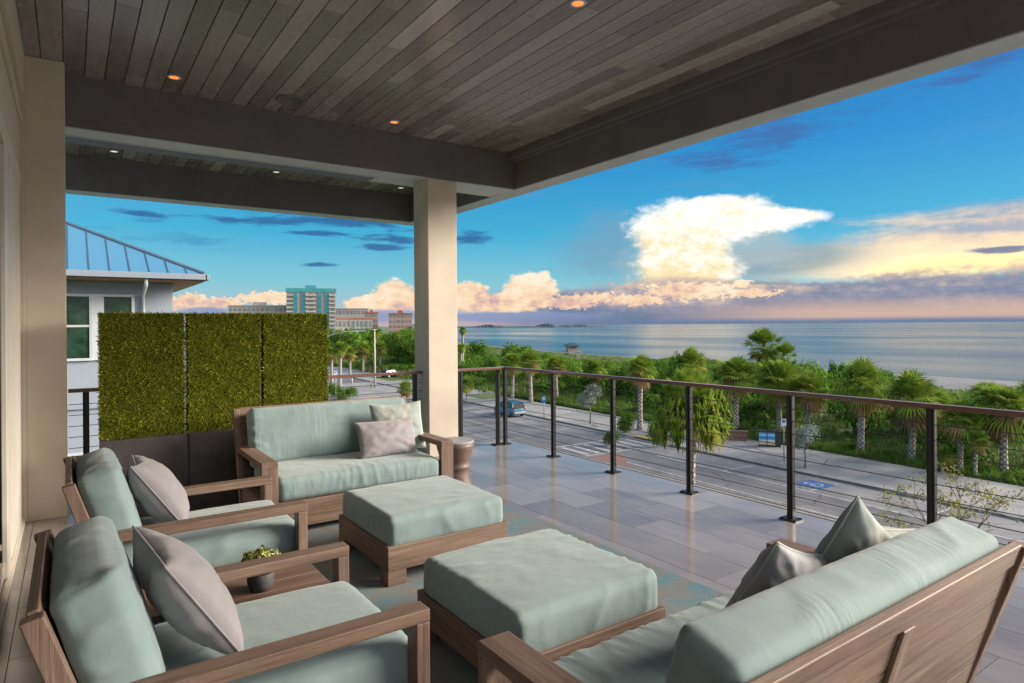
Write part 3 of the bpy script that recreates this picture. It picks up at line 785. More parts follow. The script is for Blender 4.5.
# low table between the chairs, pot of flowers, stool
tb = empty('low_table', (.74, 3.43, 0)); tag(tb, 'low teak plank table between the two armchairs', 'table')
a = MB()
for k_ in range(4): a.bx(-.36, .36, -.26 + k_ * .13 + .002, -.26 + (k_ + 1) * .13 - .002, .305, .335)
a.build('tabletop', [TEAKD], tb, bevel=.003)
for sx in (-1, 1):
    for sy in (-1, 1):
        a = MB(); x0, x1 = sorted((sx * .35, sx * .29)); y0, y1 = sorted((sy * .25, sy * .19)); a.bx(x0, x1, y0, y1, .009, .3045); a.build('leg', [TEAKD], tb, bevel=.003)
a = MB(); a.bx(-.34, .34, -.235, .235, .24, .3045); a.build('apron', [TEAKD], tb, bevel=.003)
pt_ = empty('flower_pot', (.785, 3.36, .3355)); tag(pt_, 'small dark ribbed pot of cream and green flowers on the low table', 'flower pot')
a = MB(); prof = [(.035, 0), (.052, .004), (.062, .03), (.066, .06), (.062, .085), (.058, .088), (.054, .08), (.001, .078)]
a.lathe(prof, 36); a.build('pot', [POTM], pt_, smooth=True)
a = MB()
for _ in range(900):
    d_ = Vector(rng.normal(size=3)).normalized(); d_.z = abs(d_.z) * .9; p = d_ * random.uniform(.05, .082) * (1.0 + .15 * math.sin(d_.x * 9)) + Vector((0, 0, .112))
    s_ = random.uniform(.006, .013); u = d_.orthogonal().normalized(); u.rotate(Matrix.Rotation(random.uniform(0, 6), 3, d_)); vv = d_.cross(u); k_ = d_ * s_ * random.uniform(-.6, 1)
    a.add([p - u * s_, p - vv * s_ * .7 + k_, p + u * s_, p + vv * s_ * .7 + k_], [(0, 1, 2, 3)], tone=random.random() * .5 + (.5 if random.random() < .55 else 0))
fo_ = a.build('flowers', [FLOW], pt_); fo_.scale = (1.2, 1.2, 1.2); fo_.location = (0, 0, -.018)
st_ = empty('garden_stool', (3.14, 5.52, 0)); st_.scale = (1.1, 1.1, 1); tag(st_, 'carved hourglass shaped clay stool at the right end of the far sofa', 'stool')
a = MB(); a.lathe([(.16, 0), (.17, .015), (.155, .05), (.14, .12), (.125, .20), (.122, .24), (.134, .255), (.134, .275), (.124, .285), (.136, .33), (.152, .40), (.168, .46), (.170, .50)], 48); a.build('body', [CLAY], st_, smooth=True)
a = MB(); a.lathe([(.170, .5005), (.172, .512), (.165, .520), (.001, .522)], 48); a.build('top', [CLAYT], st_, smooth=False)

# ------------------------------------------------------------------ hedge screens
def hedge(x0, x1, y, zb, zt, label):
    r = empty('hedge_screen', ((x0 + x1) / 2, y, 0)); tag(r, label, 'hedge screen', 'artificial hedge screens in dark planters')
    hw = (x1 - x0) / 2; dp = .07
    a = MB(); a.bx(-hw - .0, hw + .0, -.14, .14, 0.0005, zb); a.build('planter', [PLANTER], r, bevel=.004)
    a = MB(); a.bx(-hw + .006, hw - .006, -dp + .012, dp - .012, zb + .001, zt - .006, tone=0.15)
    Nl = 21000
    A = [(2 * hw) * (zt - zb), (2 * hw) * (zt - zb) * .35, 2 * dp * (zt - zb), 2 * dp * (zt - zb), 2 * hw * 2 * dp]
    pr = np.array(A) / sum(A); faces = rng.choice(5, Nl, p=pr)
    V = np.zeros((Nl * 4, 3)); T = np.zeros(Nl * 4); F = []
    for i, fc in enumerate(faces):
        if fc == 0: p = (rng.uniform(-hw, hw), -dp, rng.uniform(zb, zt)); n = (0, -1, 0)
        elif fc == 1: p = (rng.uniform(-hw, hw), dp, rng.uniform(zb, zt)); n = (0, 1, 0)
        elif fc == 2: p = (-hw, rng.uniform(-dp, dp), rng.uniform(zb, zt)); n = (-1, 0, 0)
        elif fc == 3: p = (hw, rng.uniform(-dp, dp), rng.uniform(zb, zt)); n = (1, 0, 0)
        else: p = (rng.uniform(-hw, hw), rng.uniform(-dp, dp), zt); n = (0, 0, 1)
        p = Vector(p); n = Vector(n); dep = random.random(); p = p - n * (.028 * (1 - dep))
        d_ = (n * random.uniform(.3, 1.0) + Vector(rng.normal(size=3)) * .55).normalized()
        L_ = random.uniform(.009, .021) * (1.9 if random.random() < .07 else 1); wd = random.uniform(.003, .0055)
        u = d_.cross(Vector(rng.normal(size=3))).normalized()
        q = [p, p + d_ * L_ * .5 + u * wd, p + d_ * L_, p + d_ * L_ * .5 - u * wd]
        V[i * 4:i * 4 + 4] = q
        pat = mnoise.noise(Vector((p.x * 9 + x0 * 5, p.z * 9, 0))) * .35
        T[i * 4:i * 4 + 4] = min(1, max(0, .42 + pat + random.uniform(-.3, .35)))
        F.append((i * 4, i * 4 + 1, i * 4 + 2, i * 4 + 3))
    a.add(V, F, tone=T); a.build('foliage', [HEDGEL], r)
hedge(.213, .865, 6.56, .69, 1.785, 'green hedge screen closest to the pilaster, in front of the neighbouring house')
hedge(.893, 1.535, 6.56, .69, 1.785, 'middle green hedge screen of the three')
hedge(1.558, 2.200, 6.56, .69, 1.785, 'green hedge screen behind the left end of the far sofa')

# ================================================================== OUTSIDE
GZ = -8.5
SEAZ = -10.0
def coast(y):
    ys = [-400, 0, 45, 70, 98, 161, 214, 300, 368, 1000, 3000]; xs_ = [135, 150, 154, 158, 163, 168, 176, 200, 222, 540, 1600]
    return float(np.interp(y, ys, xs_))
def kerbx(y): return 39.1 + .055 * y
def gheight(x, y):
    c = coast(y); dC = c - x; k = kerbx(y) + 8.0
    z = GZ - .03
    if x > k:
        s_ = min(1, (x - k) / 12)
        z = GZ - .03 + s_ * (mnoise.fractal(Vector((x * .05, y * .05, 1)), 1, 2, 3) * .7 + .15)
        if dC < 42: z = z * max(0, (dC - 12) / 30) + (-9.35) * (1 - max(0, (dC - 12) / 30)) if dC > 12 else -9.35 - (12 - dC) / 12 * .85
    return z
ys = np.concatenate([np.linspace(-260, -20, 30), np.linspace(-18, 240, 130), np.linspace(245, 600, 60), np.linspace(620, 3200, 60)])
V = []; S = []; nx = 150
for y in ys:
    k = kerbx(y) + 8; c = coast(y) + 3
    xr = np.concatenate([np.linspace(-900, k - 1, 12), np.linspace(k, c, nx - 12)])
    for x in xr:
        V.append((x, y, gheight(x, y)))
        dC = c - x; lim = float(np.interp(y, [0, 60, 90, 150, 400], [41, 42, 38, 16, 14]))
        S.append(1.0 if dC < lim else (.0 if x > k - .5 else .15))
F = [(i * nx + j, i * nx + j + 1, (i + 1) * nx + j + 1, (i + 1) * nx + j) for i in range(len(ys) - 1) for j in range(nx - 1)]
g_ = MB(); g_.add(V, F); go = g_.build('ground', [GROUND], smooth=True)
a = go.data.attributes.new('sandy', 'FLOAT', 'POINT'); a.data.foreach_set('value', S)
tag(go, 'dunes, beach sand and flat ground between the road and the sea', kind='structure')
g_ = MB(); g_.add([(-30000, -20000, SEAZ), (45000, -20000, SEAZ), (45000, 45000, SEAZ), (-30000, 45000, SEAZ)], [(0, 1, 2, 3)])
tag(g_.build('sea', [WATER]), 'calm gulf water catching the sunset', kind='structure')

# road in its own frame: s along the kerb, t across (0 at the far kerb, negative towards the house)
RA = math.atan(.055)
def road_pt(s_, t_, z=GZ): return (39.1 + math.sin(RA) * s_ + math.cos(RA) * t_, math.cos(RA) * s_ - math.sin(RA) * t_, z)
def strip_q(mb, s0, s1, t0, t1, z, mi=0, n=1):
    for i in range(n):
        a_, b_ = s0 + (s1 - s0) * i / n, s0 + (s1 - s0) * (i + 1) / n
        mb.add([road_pt(a_, t0, z), road_pt(a_, t1, z), road_pt(b_, t1, z), road_pt(b_, t0, z)], [(0, 1, 2, 3)] if t1 > t0 else [(3, 2, 1, 0)], mi=mi)
rd = MB(); strip_q(rd, -150, 700, -20, 0, GZ, 0, 20); tag(rd.build('road', [ASPH]), 'grey asphalt beach road below the terrace', kind='structure')
pk = MB(); strip_q(pk, -150, 68, -3.55, -.02, GZ + .004, 0, 8); tag(pk.build('parking_lane', [ASPH2]), 'paler parking lane along the far kerb', kind='structure')
mk = MB()
strip_q(mk, -150, 34, -3.75, -3.60, GZ + .008, 0, 4); strip_q(mk, 46, 500, -3.75, -3.60, GZ + .008, 0, 8)
strip_q(mk, -150, 34, -7.3, -7.18, GZ + .008, 0, 4); strip_q(mk, 46, 500, -7.3, -7.18, GZ + .008, 0, 8); strip_q(mk, -150, 500, -10.9, -10.78, GZ + .008, 0, 8)
for s_ in np.arange(-30, 33, 6.4): strip_q(mk, s_, s_ + .12, -3.55, -.4, GZ + .010)
for s_ in np.arange(48, 66, 6.4): strip_q(mk, s_, s_ + .12, -3.55, -.4, GZ + .010)
for t_ in np.arange(-15, -.6, 1.15): strip_q(mk, 37.2, 40.6, t_, t_ + .42, GZ + .012)
strip_q(mk, 36.7, 36.95, -15, -.5, GZ + .012); strip_q(mk, 40.9, 41.15, -15, -.5, GZ + .012)
tag(mk.build('road_marking', [PAINT]), 'worn white lane lines, bay ticks and crosswalk bars', kind='structure')
bq = MB()
s0_, t0_ = 22.0, -1.9
strip_q(bq, s0_ - .9, s0_ + .9, t0_ - .9, t0_ + .9, GZ + .013, 0)
def arc(mb, cs, ct, r0, r1, a0, a1, mi, n=10):
    for i in range(n):
        p, q = R(a0 + (a1 - a0) * i / n), R(a0 + (a1 - a0) * (i + 1) / n)
        mb.add([road_pt(cs + r0 * math.cos(p), ct + r0 * math.sin(p), GZ + .017), road_pt(cs + r1 * math.cos(p), ct + r1 * math.sin(p), GZ + .017),
                road_pt(cs + r1 * math.cos(q), ct + r1 * math.sin(q), GZ + .017), road_pt(cs + r0 * math.cos(q), ct + r0 * math.sin(q), GZ + .017)], [(3, 2, 1, 0)], mi=mi)
arc(bq, s0_ - .15, t0_, .30, .42, 40, 320, 1)
strip_q(bq, s0_ - .1, s0_ + .45, t0_ - .06, t0_ + .06, GZ + .018, 1); strip_q(bq, s0_ + .4, s0_ + .52, t0_ - .4, t0_ + .06, GZ + .0185, 1); arc(bq, s0_ + .68, t0_ + .02, 0.0, .10, 0, 360, 1, 12)
tag(bq.build('accessible_bay_marking', [BPAINT, PAINT]), 'blue wheelchair symbol painted on the parking lane', kind='structure')
sw = MB()
def prism_road(mb, s0, s1, t0, t1, z0, z1, mi=0, n=1):
    for i in range(n):
        a_, b_ = s0 + (s1 - s0) * i / n, s0 + (s1 - s0) * (i + 1) / n
        P_ = [road_pt(a_, t0, z0), road_pt(a_, t1, z0), road_pt(b_, t1, z0), road_pt(b_, t0, z0), road_pt(a_, t0, z1), road_pt(a_, t1, z1), road_pt(b_, t1, z1), road_pt(b_, t0, z1)]
        mb.add(P_, [(3, 2, 1, 0), (4, 5, 6, 7), (0, 1, 5, 4), (1, 2, 6, 5), (2, 3, 7, 6), (3, 0, 4, 7)], mi=mi)
prism_road(sw, -150, 36.2, 0.16, 7.6, GZ - .1, GZ + .13); prism_road(sw, 41.6, 74, 0.16, 7.2, GZ - .1, GZ + .13); prism_road(sw, 36.2, 41.6, .16, 11, GZ - .1, GZ + .03)
prism_road(sw, 74, 700, 0.16, 3.0, GZ - .1, GZ + .13); prism_road(sw, -150, 700, -24, -20, GZ - .1, GZ + .13)
tag(sw.build('sidewalk', [CONC]), 'pale concrete promenade between the kerb and the palms', kind='structure')
kb = MB(); prism_road(kb, -150, 36.2, 0, .15, GZ - .1, GZ + .125, 0, 6); prism_road(kb, 41.6, 700, 0, .15, GZ - .1, GZ + .125, 0, 6)
for s_ in np.arange(-30, 36, 3.0): strip_q(kb, s_, s_ + .03, .2, 7.5, GZ + .134)
strip_q(kb, -40, 36, 4.0, 4.03, GZ + .1345)
tag(kb.build('kerb', [KERB]), 'dark stained concrete kerb and joints of the promenade', kind='structure')
pv = MB(); pv.add([road_pt(36.3, -8.8, GZ + .014), road_pt(36.3, -5.4, GZ + .014), road_pt(31.0, -8.8, GZ + .014)], [(0, 1, 2)]); tag(pv.build('brick_paving', [BRICKP]), 'red brick paving patch beside the crosswalk', kind='structure')
ty = MB(); strip_q(ty, 36.9, 40.9, .2, 1.0, GZ + .134); tag(ty.build('tactile_paving', [YPAINT]), 'yellow tactile strip at the crosswalk ramp', kind='structure')
# pale side street and car park to the north
ss_ = MB()
ss_.add([(22, 84, GZ + .006), (60, 78, GZ + .006), (66, 108, GZ + .006), (20, 112, GZ + .006)], [(0, 1, 2, 3)]); ss_.add([(36, 122, GZ + .02), (100, 118, GZ + .02), (110, 150, GZ + .02), (36, 160, GZ + .02)], [(0, 1, 2, 3)])
tag(ss_.build('side_street', [CONC]), 'pale concrete street and car park beyond the hedge screens', kind='structure')

# ------------------------------------------------------------------ foliage generators
def fan_leaf(V, T, F, base, dirv, pet, L_, spread, nb_l, droop, tone, wid=.05):
    d_ = dirv.normalized(); up = Vector((0, 0, 1))
    side = d_.cross(up); side = side.normalized() if side.length > .05 else Vector((1, 0, 0))
    nrm = side.cross(d_).normalized()
    hub = base + d_ * pet + Vector((0, 0, -.10 * pet * pet))
    def quad(a, b, c, e, t_):
        k = len(V); V.extend([a, b, c, e]); T.extend([t_] * 4); F.append((k, k + 1, k + 2, k + 3))
    quad(base - side * .015, base + side * .015, hub + side * .01, hub - side * .01, tone * .8 + .1)
    for i in range(nb_l):
        a = (i / (nb_l - 1) - .5) * spread + random.uniform(-.05, .05)
        bd = (d_ * math.cos(a) + side * math.sin(a) + nrm * .25 * math.cos(a * 1.3)).normalized()
        l = L_ * (1 - .25 * abs(a) / (spread / 2)) * random.uniform(.85, 1.1)
        w = wid * L_ / .9
        sd_ = bd.cross(nrm).normalized() * w
        m1 = hub + bd * l * .55; m1.z -= droop * .10 * l
        tip = hub + bd * l; tip.z -= droop * .45 * l
        tt = min(1, max(0, tone + random.uniform(-.07, .07)))
        quad(hub, m1 - sd_, m1 + sd_, hub + sd_ * .2, tt)
        quad(m1 - sd_, tip, tip + sd_ * .1, m1 + sd_, tt)
def palm_crown(n, pet, L_, lo=-35, hi=85, droop=1., nb_l=13, spread=2.6, tone=(.4, .95), yellow=.0, wid=.05):
    V, T, F = [], [], []
    for i in range(n):
        f_ = (i + .5) / n
        e = R(lo + (hi - lo) * (1 - f_) ** .85 + random.uniform(-8, 8)); a = i * 2.39996 + random.uniform(-.3, .3)
        dv = Vector((math.cos(a) * math.cos(e), math.sin(a) * math.cos(e), math.sin(e)))
        tn = random.uniform(*tone)
        if e < R(-12) and random.random() < .35 + yellow: tn = random.uniform(.05, .32)
        if random.random() < yellow * .5: tn = random.uniform(.2, .35)
        fan_leaf(V, T, F, Vector((0, 0, 0)), (dv + Vector(rng.normal(size=3)) * .16).normalized(), pet * random.uniform(.45, 1.3), L_ * random.uniform(.6, 1.15), spread, nb_l, droop * (1.5 if e < 0 else 1), tn, wid)
    mb = MB(); mb.add([tuple(v) for v in V], F, tone=np.array(T)); return mb
def skirt(n, pet, L_):
    V, T, F = [], [], []
    for i in range(n):
        e = R(random.uniform(-80, -50)); a = random.uniform(0, 6.28)
        fan_leaf(V, T, F, Vector((0, 0, -.1)), Vector((math.cos(a) * math.cos(e), math.sin(a) * math.cos(e), math.sin(e))), pet * .6, L_ * .75, 1.4, 8, 1.2, random.uniform(0, .14))
    mb = MB(); mb.add([tuple(v) for v in V], F, tone=np.array(T)); return mb
palm_meshes = []
for k in range(4):
    palm_meshes.append((palm_crown(74 + 6 * k, .58, .82, lo=-50, droop=.75, nb_l=14, wid=.036, spread=2.9, yellow=.12 if k % 2 else .02).mesh('crown', [PALML]), skirt(9, .8, 1.0).mesh('dead_fronds', [PALML])))
def trunk_mesh(h, r=.19, bend=.15, seed=0):
    a = MB(); pts = []; rr = []
    for i in range(9):
        f_ = i / 8; pts.append((bend * math.sin(f_ * 1.7), bend * .4 * f_ * f_, h * f_)); rr.append(r * (1.25 - .35 * min(1, f_ * 3)) * (1.10 if .7 < f_ < .9 else (.5 if f_ > .9 else 1)))
    a.tube([(p[0], p[1], p[2] - (.18 if i == 8 else 0)) for i, p in enumerate(pts)], rr, 10); return a.mesh('trunk', [TRUNKM], True), pts[-1]
def sabal(x, y, h, sc, label, k=0, z=None, group='sabal palms between promenade and beach', r=.19, bend=.15, dead=True):
    z = gheight(x, y) if z is None else z
    e = empty('sabal_palm', (x, y, z - .05), random.uniform(0, 6.28)); tag(e, label, 'palm tree', group)
    tm, tp = trunk_mesh(h, r, bend)
    t_ = bpy.data.objects.new('trunk', tm); col.objects.link(t_); t_.parent = e
    cm_, sm_ = palm_meshes[k if k == 4 else k % 4]
    c_ = bpy.data.objects.new('crown', cm_); col.objects.link(c_); c_.parent = e; c_.location = tp; c_.scale = (sc * random.uniform(.88, 1.08), sc * random.uniform(.88, 1.08), sc * random.uniform(.82, 1.12)); c_.rotation_euler = (random.uniform(-.22, .22), random.uniform(-.22, .22), random.uniform(0, 6))
    if dead:
        d_ = bpy.data.objects.new('dead_fronds', sm_); col.objects.link(d_); d_.parent = e; d_.location = tp; d_.scale = (sc, sc, sc * .9)
    return e

def bush_mesh(nl, lobes, leaf, name='foliage', flat=.75, matl=None, tone=(.1, 1)):
    V = np.zeros((nl * 4, 3)); T = np.zeros(nl * 4); F = []
    Lb = [(Vector((random.uniform(-1, 1) * .62, random.uniform(-1, 1) * .62, random.uniform(.25, .8) * flat)), random.uniform(.26, .5)) for _ in range(lobes)]
    for i in range(nl):
        c_, rr = random.choice(Lb); d_ = Vector(rng.normal(size=3)).normalized()
        if d_.z < -.5: d_.z *= -1
        p = c_ + d_ * rr * (random.uniform(.55, 1.12)); p.z = max(.02, p.z)
        n = (d_ + Vector(rng.normal(size=3)) * .6).normalized(); u = n.orthogonal().normalized(); u.rotate(Matrix.Rotation(random.uniform(0, 6.28), 3, n)); w = n.cross(u); s_ = leaf * random.uniform(.6, 1.3)
        V[i * 4:i * 4 + 4] = [p - u * s_, p - w * s_ * .7, p + u * s_, p + w * s_ * .7]
        tn = .5 + mnoise.noise(c_ * 3.3) * .5 + random.uniform(-.22, .22)
        T[i * 4:i * 4 + 4] = min(tone[1], max(tone[0], tn)); F.append((i * 4, i * 4 + 1, i * 4 + 2, i * 4 + 3))
    mb = MB(); mb.add(V, F, tone=T); return mb.mesh(name, [matl or BUSHL])
bush_fol = [bush_mesh(2600, 12, .045) for _ in range(4)] + [bush_mesh(2200, 9, .055) for _ in range(2)]
def stems_mesh(h=.5, n=6, matl=None):
    a = MB()
    for i in range(n):
        th = random.uniform(0, 6.28); x1, y1 = math.cos(th) * random.uniform(.1, .4), math.sin(th) * random.uniform(.1, .4)
        a.tube([(x1 * .1, y1 * .1, -.05), (x1 * .6, y1 * .6, h * .5), (x1, y1, h)], [.022, .016, .008], 5)
    return a.mesh('stems', [matl or BARK], True)
stem_m = stems_mesh()
def bush(x, y, w, h, label, k=0, z=None, group='sea grape bushes on the dunes', name='sea_grape_bush', matl=None):
    z = gheight(x, y) if z is None else z
    e = empty(name, (x, y, z - .05), random.uniform(0, 6.28)); tag(e, label, 'tree' if 'tree' in name else 'bush', group); e.scale = (w / 2, w / 2, h)
    f_ = bpy.data.objects.new('foliage', bush_fol[k % 6]); col.objects.link(f_); f_.parent = e
    if matl is not None:
        f_.data = bush_fol[k % 6].copy(); f_.data.materials[0] = matl
    s_ = bpy.data.objects.new('stems', stem_m); col.objects.link(s_); s_.parent = e
    return e
def broad_tree(name, x, y, h, w, label, cat, matl, group=None, nl=3000, leaf=.05, th=.45, z=None, tr=.06, barkm=None, lobes=9):
    z = gheight(x, y) if z is None else z
    e = empty(name, (x, y, z - .03)); tag(e, label, cat, group)
    a = MB(); ch = h * (1 - th)
    a.tube([(0, 0, 0), (.03 * h, 0, h * th * .6), (0, .02 * h, h * th), (.03 * h, 0, h * (th + .3))], [tr * 1.2, tr, tr * .8, tr * .3], 8)
    for i in range(7):
        q = i * 2.4; rr = w * .34; z0 = h * th * random.uniform(.85, 1.1)
        a.tube([(0, 0, z0), (math.cos(q) * rr * .5, math.sin(q) * rr * .5, z0 + ch * .25), (math.cos(q) * rr, math.sin(q) * rr, z0 + ch * .5)], [tr * .55, tr * .35, tr * .12], 6)
    a.build('trunk', [barkm or BARK], e, True)
    fm = bush_mesh(nl, lobes, leaf, 'crown', 1.0, matl); f_ = bpy.data.objects.new('crown', fm); col.objects.link(f_); f_.parent = e
    f_.location = (0, 0, h * th * .85); f_.scale = (w / 2, w / 2, ch * .95)
    return e
VEG = True
exec_after = []
def ray(px, py):                                      # world direction of a point noted on the photograph (used to survey real positions)
    c, s = math.cos(ROLL), math.sin(ROLL); a_, b_ = px - 512, py - 325.34
    x, y = a_ * c - b_ * s, a_ * s + b_ * c
    r_, u_ = x / 637.2, -y / 637.2
    return Vector((math.sin(YAW) + r_ * math.cos(YAW), math.cos(YAW) - r_ * math.sin(YAW), u_))
def ground_at(px, py, z=GZ):
    d_ = ray(px, py); k = (z - EYE) / d_.z; return d_.x * k, d_.y * k
def depth_of(x, y): return x * math.sin(YAW) + y * math.cos(YAW)
def z_at(px, py, x, y): return EYE + ray(px, py).z * depth_of(x, y)
def along(px, depth): d_ = ray(px, 330); return d_.x * depth, d_.y * depth
def px_of(x, y): return 512 + 637.2 * (x * math.cos(YAW) - y * math.sin(YAW)) / depth_of(x, y)

# ------------------------------------------------------------------ palms surveyed one by one
def palm_px(bx, by, cx, cy, w, label, k=0, **kw):
    x, y = ground_at(bx, by, GZ - .1); g = gheight(x, y); dd = depth_of(x, y)
    h = z_at(cx, cy, x, y) - g
    sc = w * dd / 637.2 / 3.1
    return sabal(x, y, max(.6, h), sc, label, k, g, r=.20 * min(1.3, max(.5, h / 4)), **kw)
for a_ in [
    (860, 456, 861, 384, 74, 'tall slim sabal palm with a broad dark crown, behind the blue bay symbol', 0),
    (911, 465, 907, 398, 78, 'sabal palm with yellowing fronds and thick patterned trunk left of right railing post', 1),
    (959, 476, 958, 417, 60, 'leaning sabal palm with orange dead fronds just right of the right railing post', 3),
    (1004, 477, 1003, 404, 84, 'sabal palm with a patterned trunk at the right edge of the picture', 2),
    (808, 441, 808, 390, 56, 'small palm behind the silver leaved tree', 1),
    (779, 437, 776, 379, 68, 'sabal palm with hanging dead fronds above the blue poster kiosk', 3),
    (736, 434, 735, 373, 64, 'palm behind the low red brick wall', 2),
    (936, 460, 936, 408, 58, 'short palm hidden behind the right railing post', 0),
    (640, 432, 638, 369, 46, 'palm with a reddish trunk between the second and third railing posts', 1),
    (531, 404, 530, 360, 34, 'palm with a thick pale trunk, right of the corner posts', 2),
    (557, 401, 571, 364, 30, 'palm with a pale trunk behind the first post from the corner', 0),
    (512, 400, 510, 362, 32, 'palm standing right behind the corner posts of the railing', 3),
    (467, 402, 466, 384, 24, 'little dark palm on the promenade right of the column', 1),
    (596, 398, 602, 369, 34, 'low palm in the dune scrub right of the first railing bay', 2),
    (463, 372, 464, 330, 13, 'tall thin palm against the sea next to the column', 0),
    (461, 374, 461, 347, 15, 'shorter thin palm against the sea next to the column', 2),
    (340, 388, 339, 348, 26, 'palm with brown skirt next to the right edge of the hedge screens', 3),
    (350, 378, 349, 352, 22, 'palm between the hedge screen and the pale lamp pole', 1),
    (363, 373, 362, 348, 24, 'palm just left of the pale lamp pole', 0),
    (380, 370, 381, 347, 22, 'palm just right of the pale lamp pole', 2),
    (396, 362, 396, 338, 22, 'palm rising in front of the dark parked car', 3),
    (410, 361, 410, 344, 20, 'palm with brown fronds next to the column, on its left', 1),
    (376, 362, 377, 332, 16, 'round headed palm behind the tip of the pale lamp pole', 2),
    (406, 404, 405, 388, 26, 'drooping bright green palm low in the railing gap left of the column', 0),
    (332, 385, 331, 352, 24, 'palm half hidden by the right hedge screen', 2),
    (1034, 470, 1030, 398, 60, 'palm cut off by the right edge of the picture', 1),
    (988, 440, 985, 398, 62, 'feathery palm standing behind the two right hand palms', 3),
    (690, 402, 690, 362, 52, 'broad bushy palm rising over the scrub against the sea', 0)]:
    palm_px(*a_)
palm_meshes.append((palm_crown(105, .82, .74, lo=-62, droop=.6, nb_l=13, wid=.045, spread=2.5, tone=(.42, .72)).mesh('crown', [PALML]), palm_meshes[0][1]))
# big palm against the water (twin crowned)
x, y = along(763, 112); palm_z = gheight(x, y)
sabal(x, y, z_at(762, 345, x, y) - palm_z, 2.75, 'biggest palm, a dark crown standing clear against the sea', 4, palm_z, dead=True)
x, y = along(784, 108); palm_z = gheight(x, y)
sabal(x, y, z_at(784, 356, x, y) - palm_z, 1.9, 'lower dark palm leaning on the biggest palm against the sea', 4, palm_z)
x, y = ground_at(942, 474); sabal(x, y, 1.3, .75, 'small bright yellow green palm at the foot of the right railing post', 1, gheight(x, y), r=.12, dead=False)
x, y = ground_at(975, 478); sabal(x, y, 2.6, .75, 'small drooping palm between the two right hand patterned trunks', 0, gheight(x, y), r=.12)

# foreground weeping palm close to the terrace
x, y = along(689, 24.5)
e = empty('weeping_palm', (x, y, GZ)); tag(e, 'big shaggy weeping palm close below the railing, its fronds hanging like hair', 'palm tree')
hh = z_at(694, 405, x, y) - GZ
tm, tp = trunk_mesh(hh, .17, .1); t_ = bpy.data.objects.new('trunk', tm); col.objects.link(t_); t_.parent = e
V, T, F = [], [], []
for i in range(330):
    f_ = (i + .5) / 330; el_ = R(-46 + 132 * (1 - f_) ** .9 + random.uniform(-9, 9)); a_ = i * 2.39996
    dv = Vector((math.cos(a_) * math.cos(el_), math.sin(a_) * math.cos(el_), math.sin(el_)))
    tn = random.uniform(.45, 1.0) if el_ > R(-8) else random.uniform(.3, .8)
    if el_ < R(-24) and random.random() < .22: tn = random.uniform(.03, .25)
    V_, T_, F_ = [], [], []
    fan_leaf(V_, T_, F_, Vector((0, 0, 0)), dv, random.uniform(.35, 1.15), .50, 2.6, 13, .35, tn, .034)
    for v_ in V_:
        r_ = math.hypot(v_.x, v_.y); v_.z -= .12 * max(0, r_ - .4) ** 1.5
    k0 = len(V); V += V_; T += T_; F += [tuple(q + k0 for q in f) for f in F_]
for i in range(800):                                   # hanging hair-like tips
    a_ = random.uniform(0, 6.28); z_ = random.uniform(-1.0, .6); r_ = 1.48 * math.sqrt(max(.05, 1 - (z_ / 1.35) ** 2)) * random.uniform(.70, 1.0)
    p = Vector((math.cos(a_) * r_, math.sin(a_) * r_, z_ - .15)); L_ = random.uniform(.14, .34); w_ = Vector((-math.sin(a_), math.cos(a_), 0)) * .016
    q_ = p + Vector((math.cos(a_) * .10, math.sin(a_) * .10, -L_ * .5)); r2 = p + Vector((random.uniform(-.08, .08), random.uniform(-.08, .08), -L_))
    k0 = len(V); tn = random.uniform(.3, .8) if z_ > -.4 or random.random() > .5 else random.uniform(.03, .3)
    V += [p - w_, p + w_, q_ + w_, q_ - w_, r2]; T += [tn] * 5; F += [(k0, k0 + 1, k0 + 2, k0 + 3), (k0 + 3, k0 + 2, k0 + 4)]
mb = MB(); mb.add([tuple(v) for v in V], F, tone=np.array(T)); cr_ = mb.build('crown', [PALML], e); cr_.location = (tp[0], tp[1], tp[2] - .10); cr_.scale = (1.10, 1.10, 1.22)

# small trees on the promenade and under the terrace
x, y = ground_at(805, 470); broad_tree('silver_tree', x, y, z_at(805, 425, x, y) - GZ, 2.1, 'small silver leaved tree in a square cut-out by the kerb', 'tree', SILVERL, 'silver leaved street trees', 1500, .055, .45, GZ + .13, .06)
x, y = ground_at(590, 425); broad_tree('silver_tree', x, y, z_at(590, 386, x, y) - GZ, 2.9, 'silver leaved tree on the promenade, second bay of the railing', 'tree', SILVERL, 'silver leaved street trees', 1500, .055, .45, GZ + .13, .07)
x, y = along(945, 18.5)
e = empty('sparse_tree', (x, y, GZ)); tag(e, 'thin twiggy tree with scattered yellow leaves below the right end of the railing', 'tree')
a = MB(); lf = MB(); top_z = z_at(945, 462, x, y) - GZ
def twig(p, d_, L_, r_, dep):
    q_ = p + d_ * L_; a.tube([p, p + d_ * L_ * .5 + Vector(rng.normal(size=3)) * .03, q_], [r_, r_ * .8, r_ * .55], 5)
    if dep == 0:
        for _ in range(5):
            c_ = p + d_ * L_ * random.random() + Vector(rng.normal(size=3)) * .07; u = Vector(rng.normal(size=3)).normalized() * .045; w = u.orthogonal().normalized() * .03
            lf.add([c_ - u, c_ - w, c_ + u, c_ + w], [(0, 1, 2, 3)], tone=random.random())
        return
    for _ in range(3 if dep > 1 else 4):
        nd = (d_ + Vector(rng.normal(size=3)) * .55 + Vector((0, 0, .15))).normalized(); twig(q_, nd, L_ * random.uniform(.6, .85), r_ * .6, dep - 1)
a.tube([(0, 0, 0), (.05, .03, 1.5), (0, 0, top_z - 2.6)], [.06, .05, .045], 7)
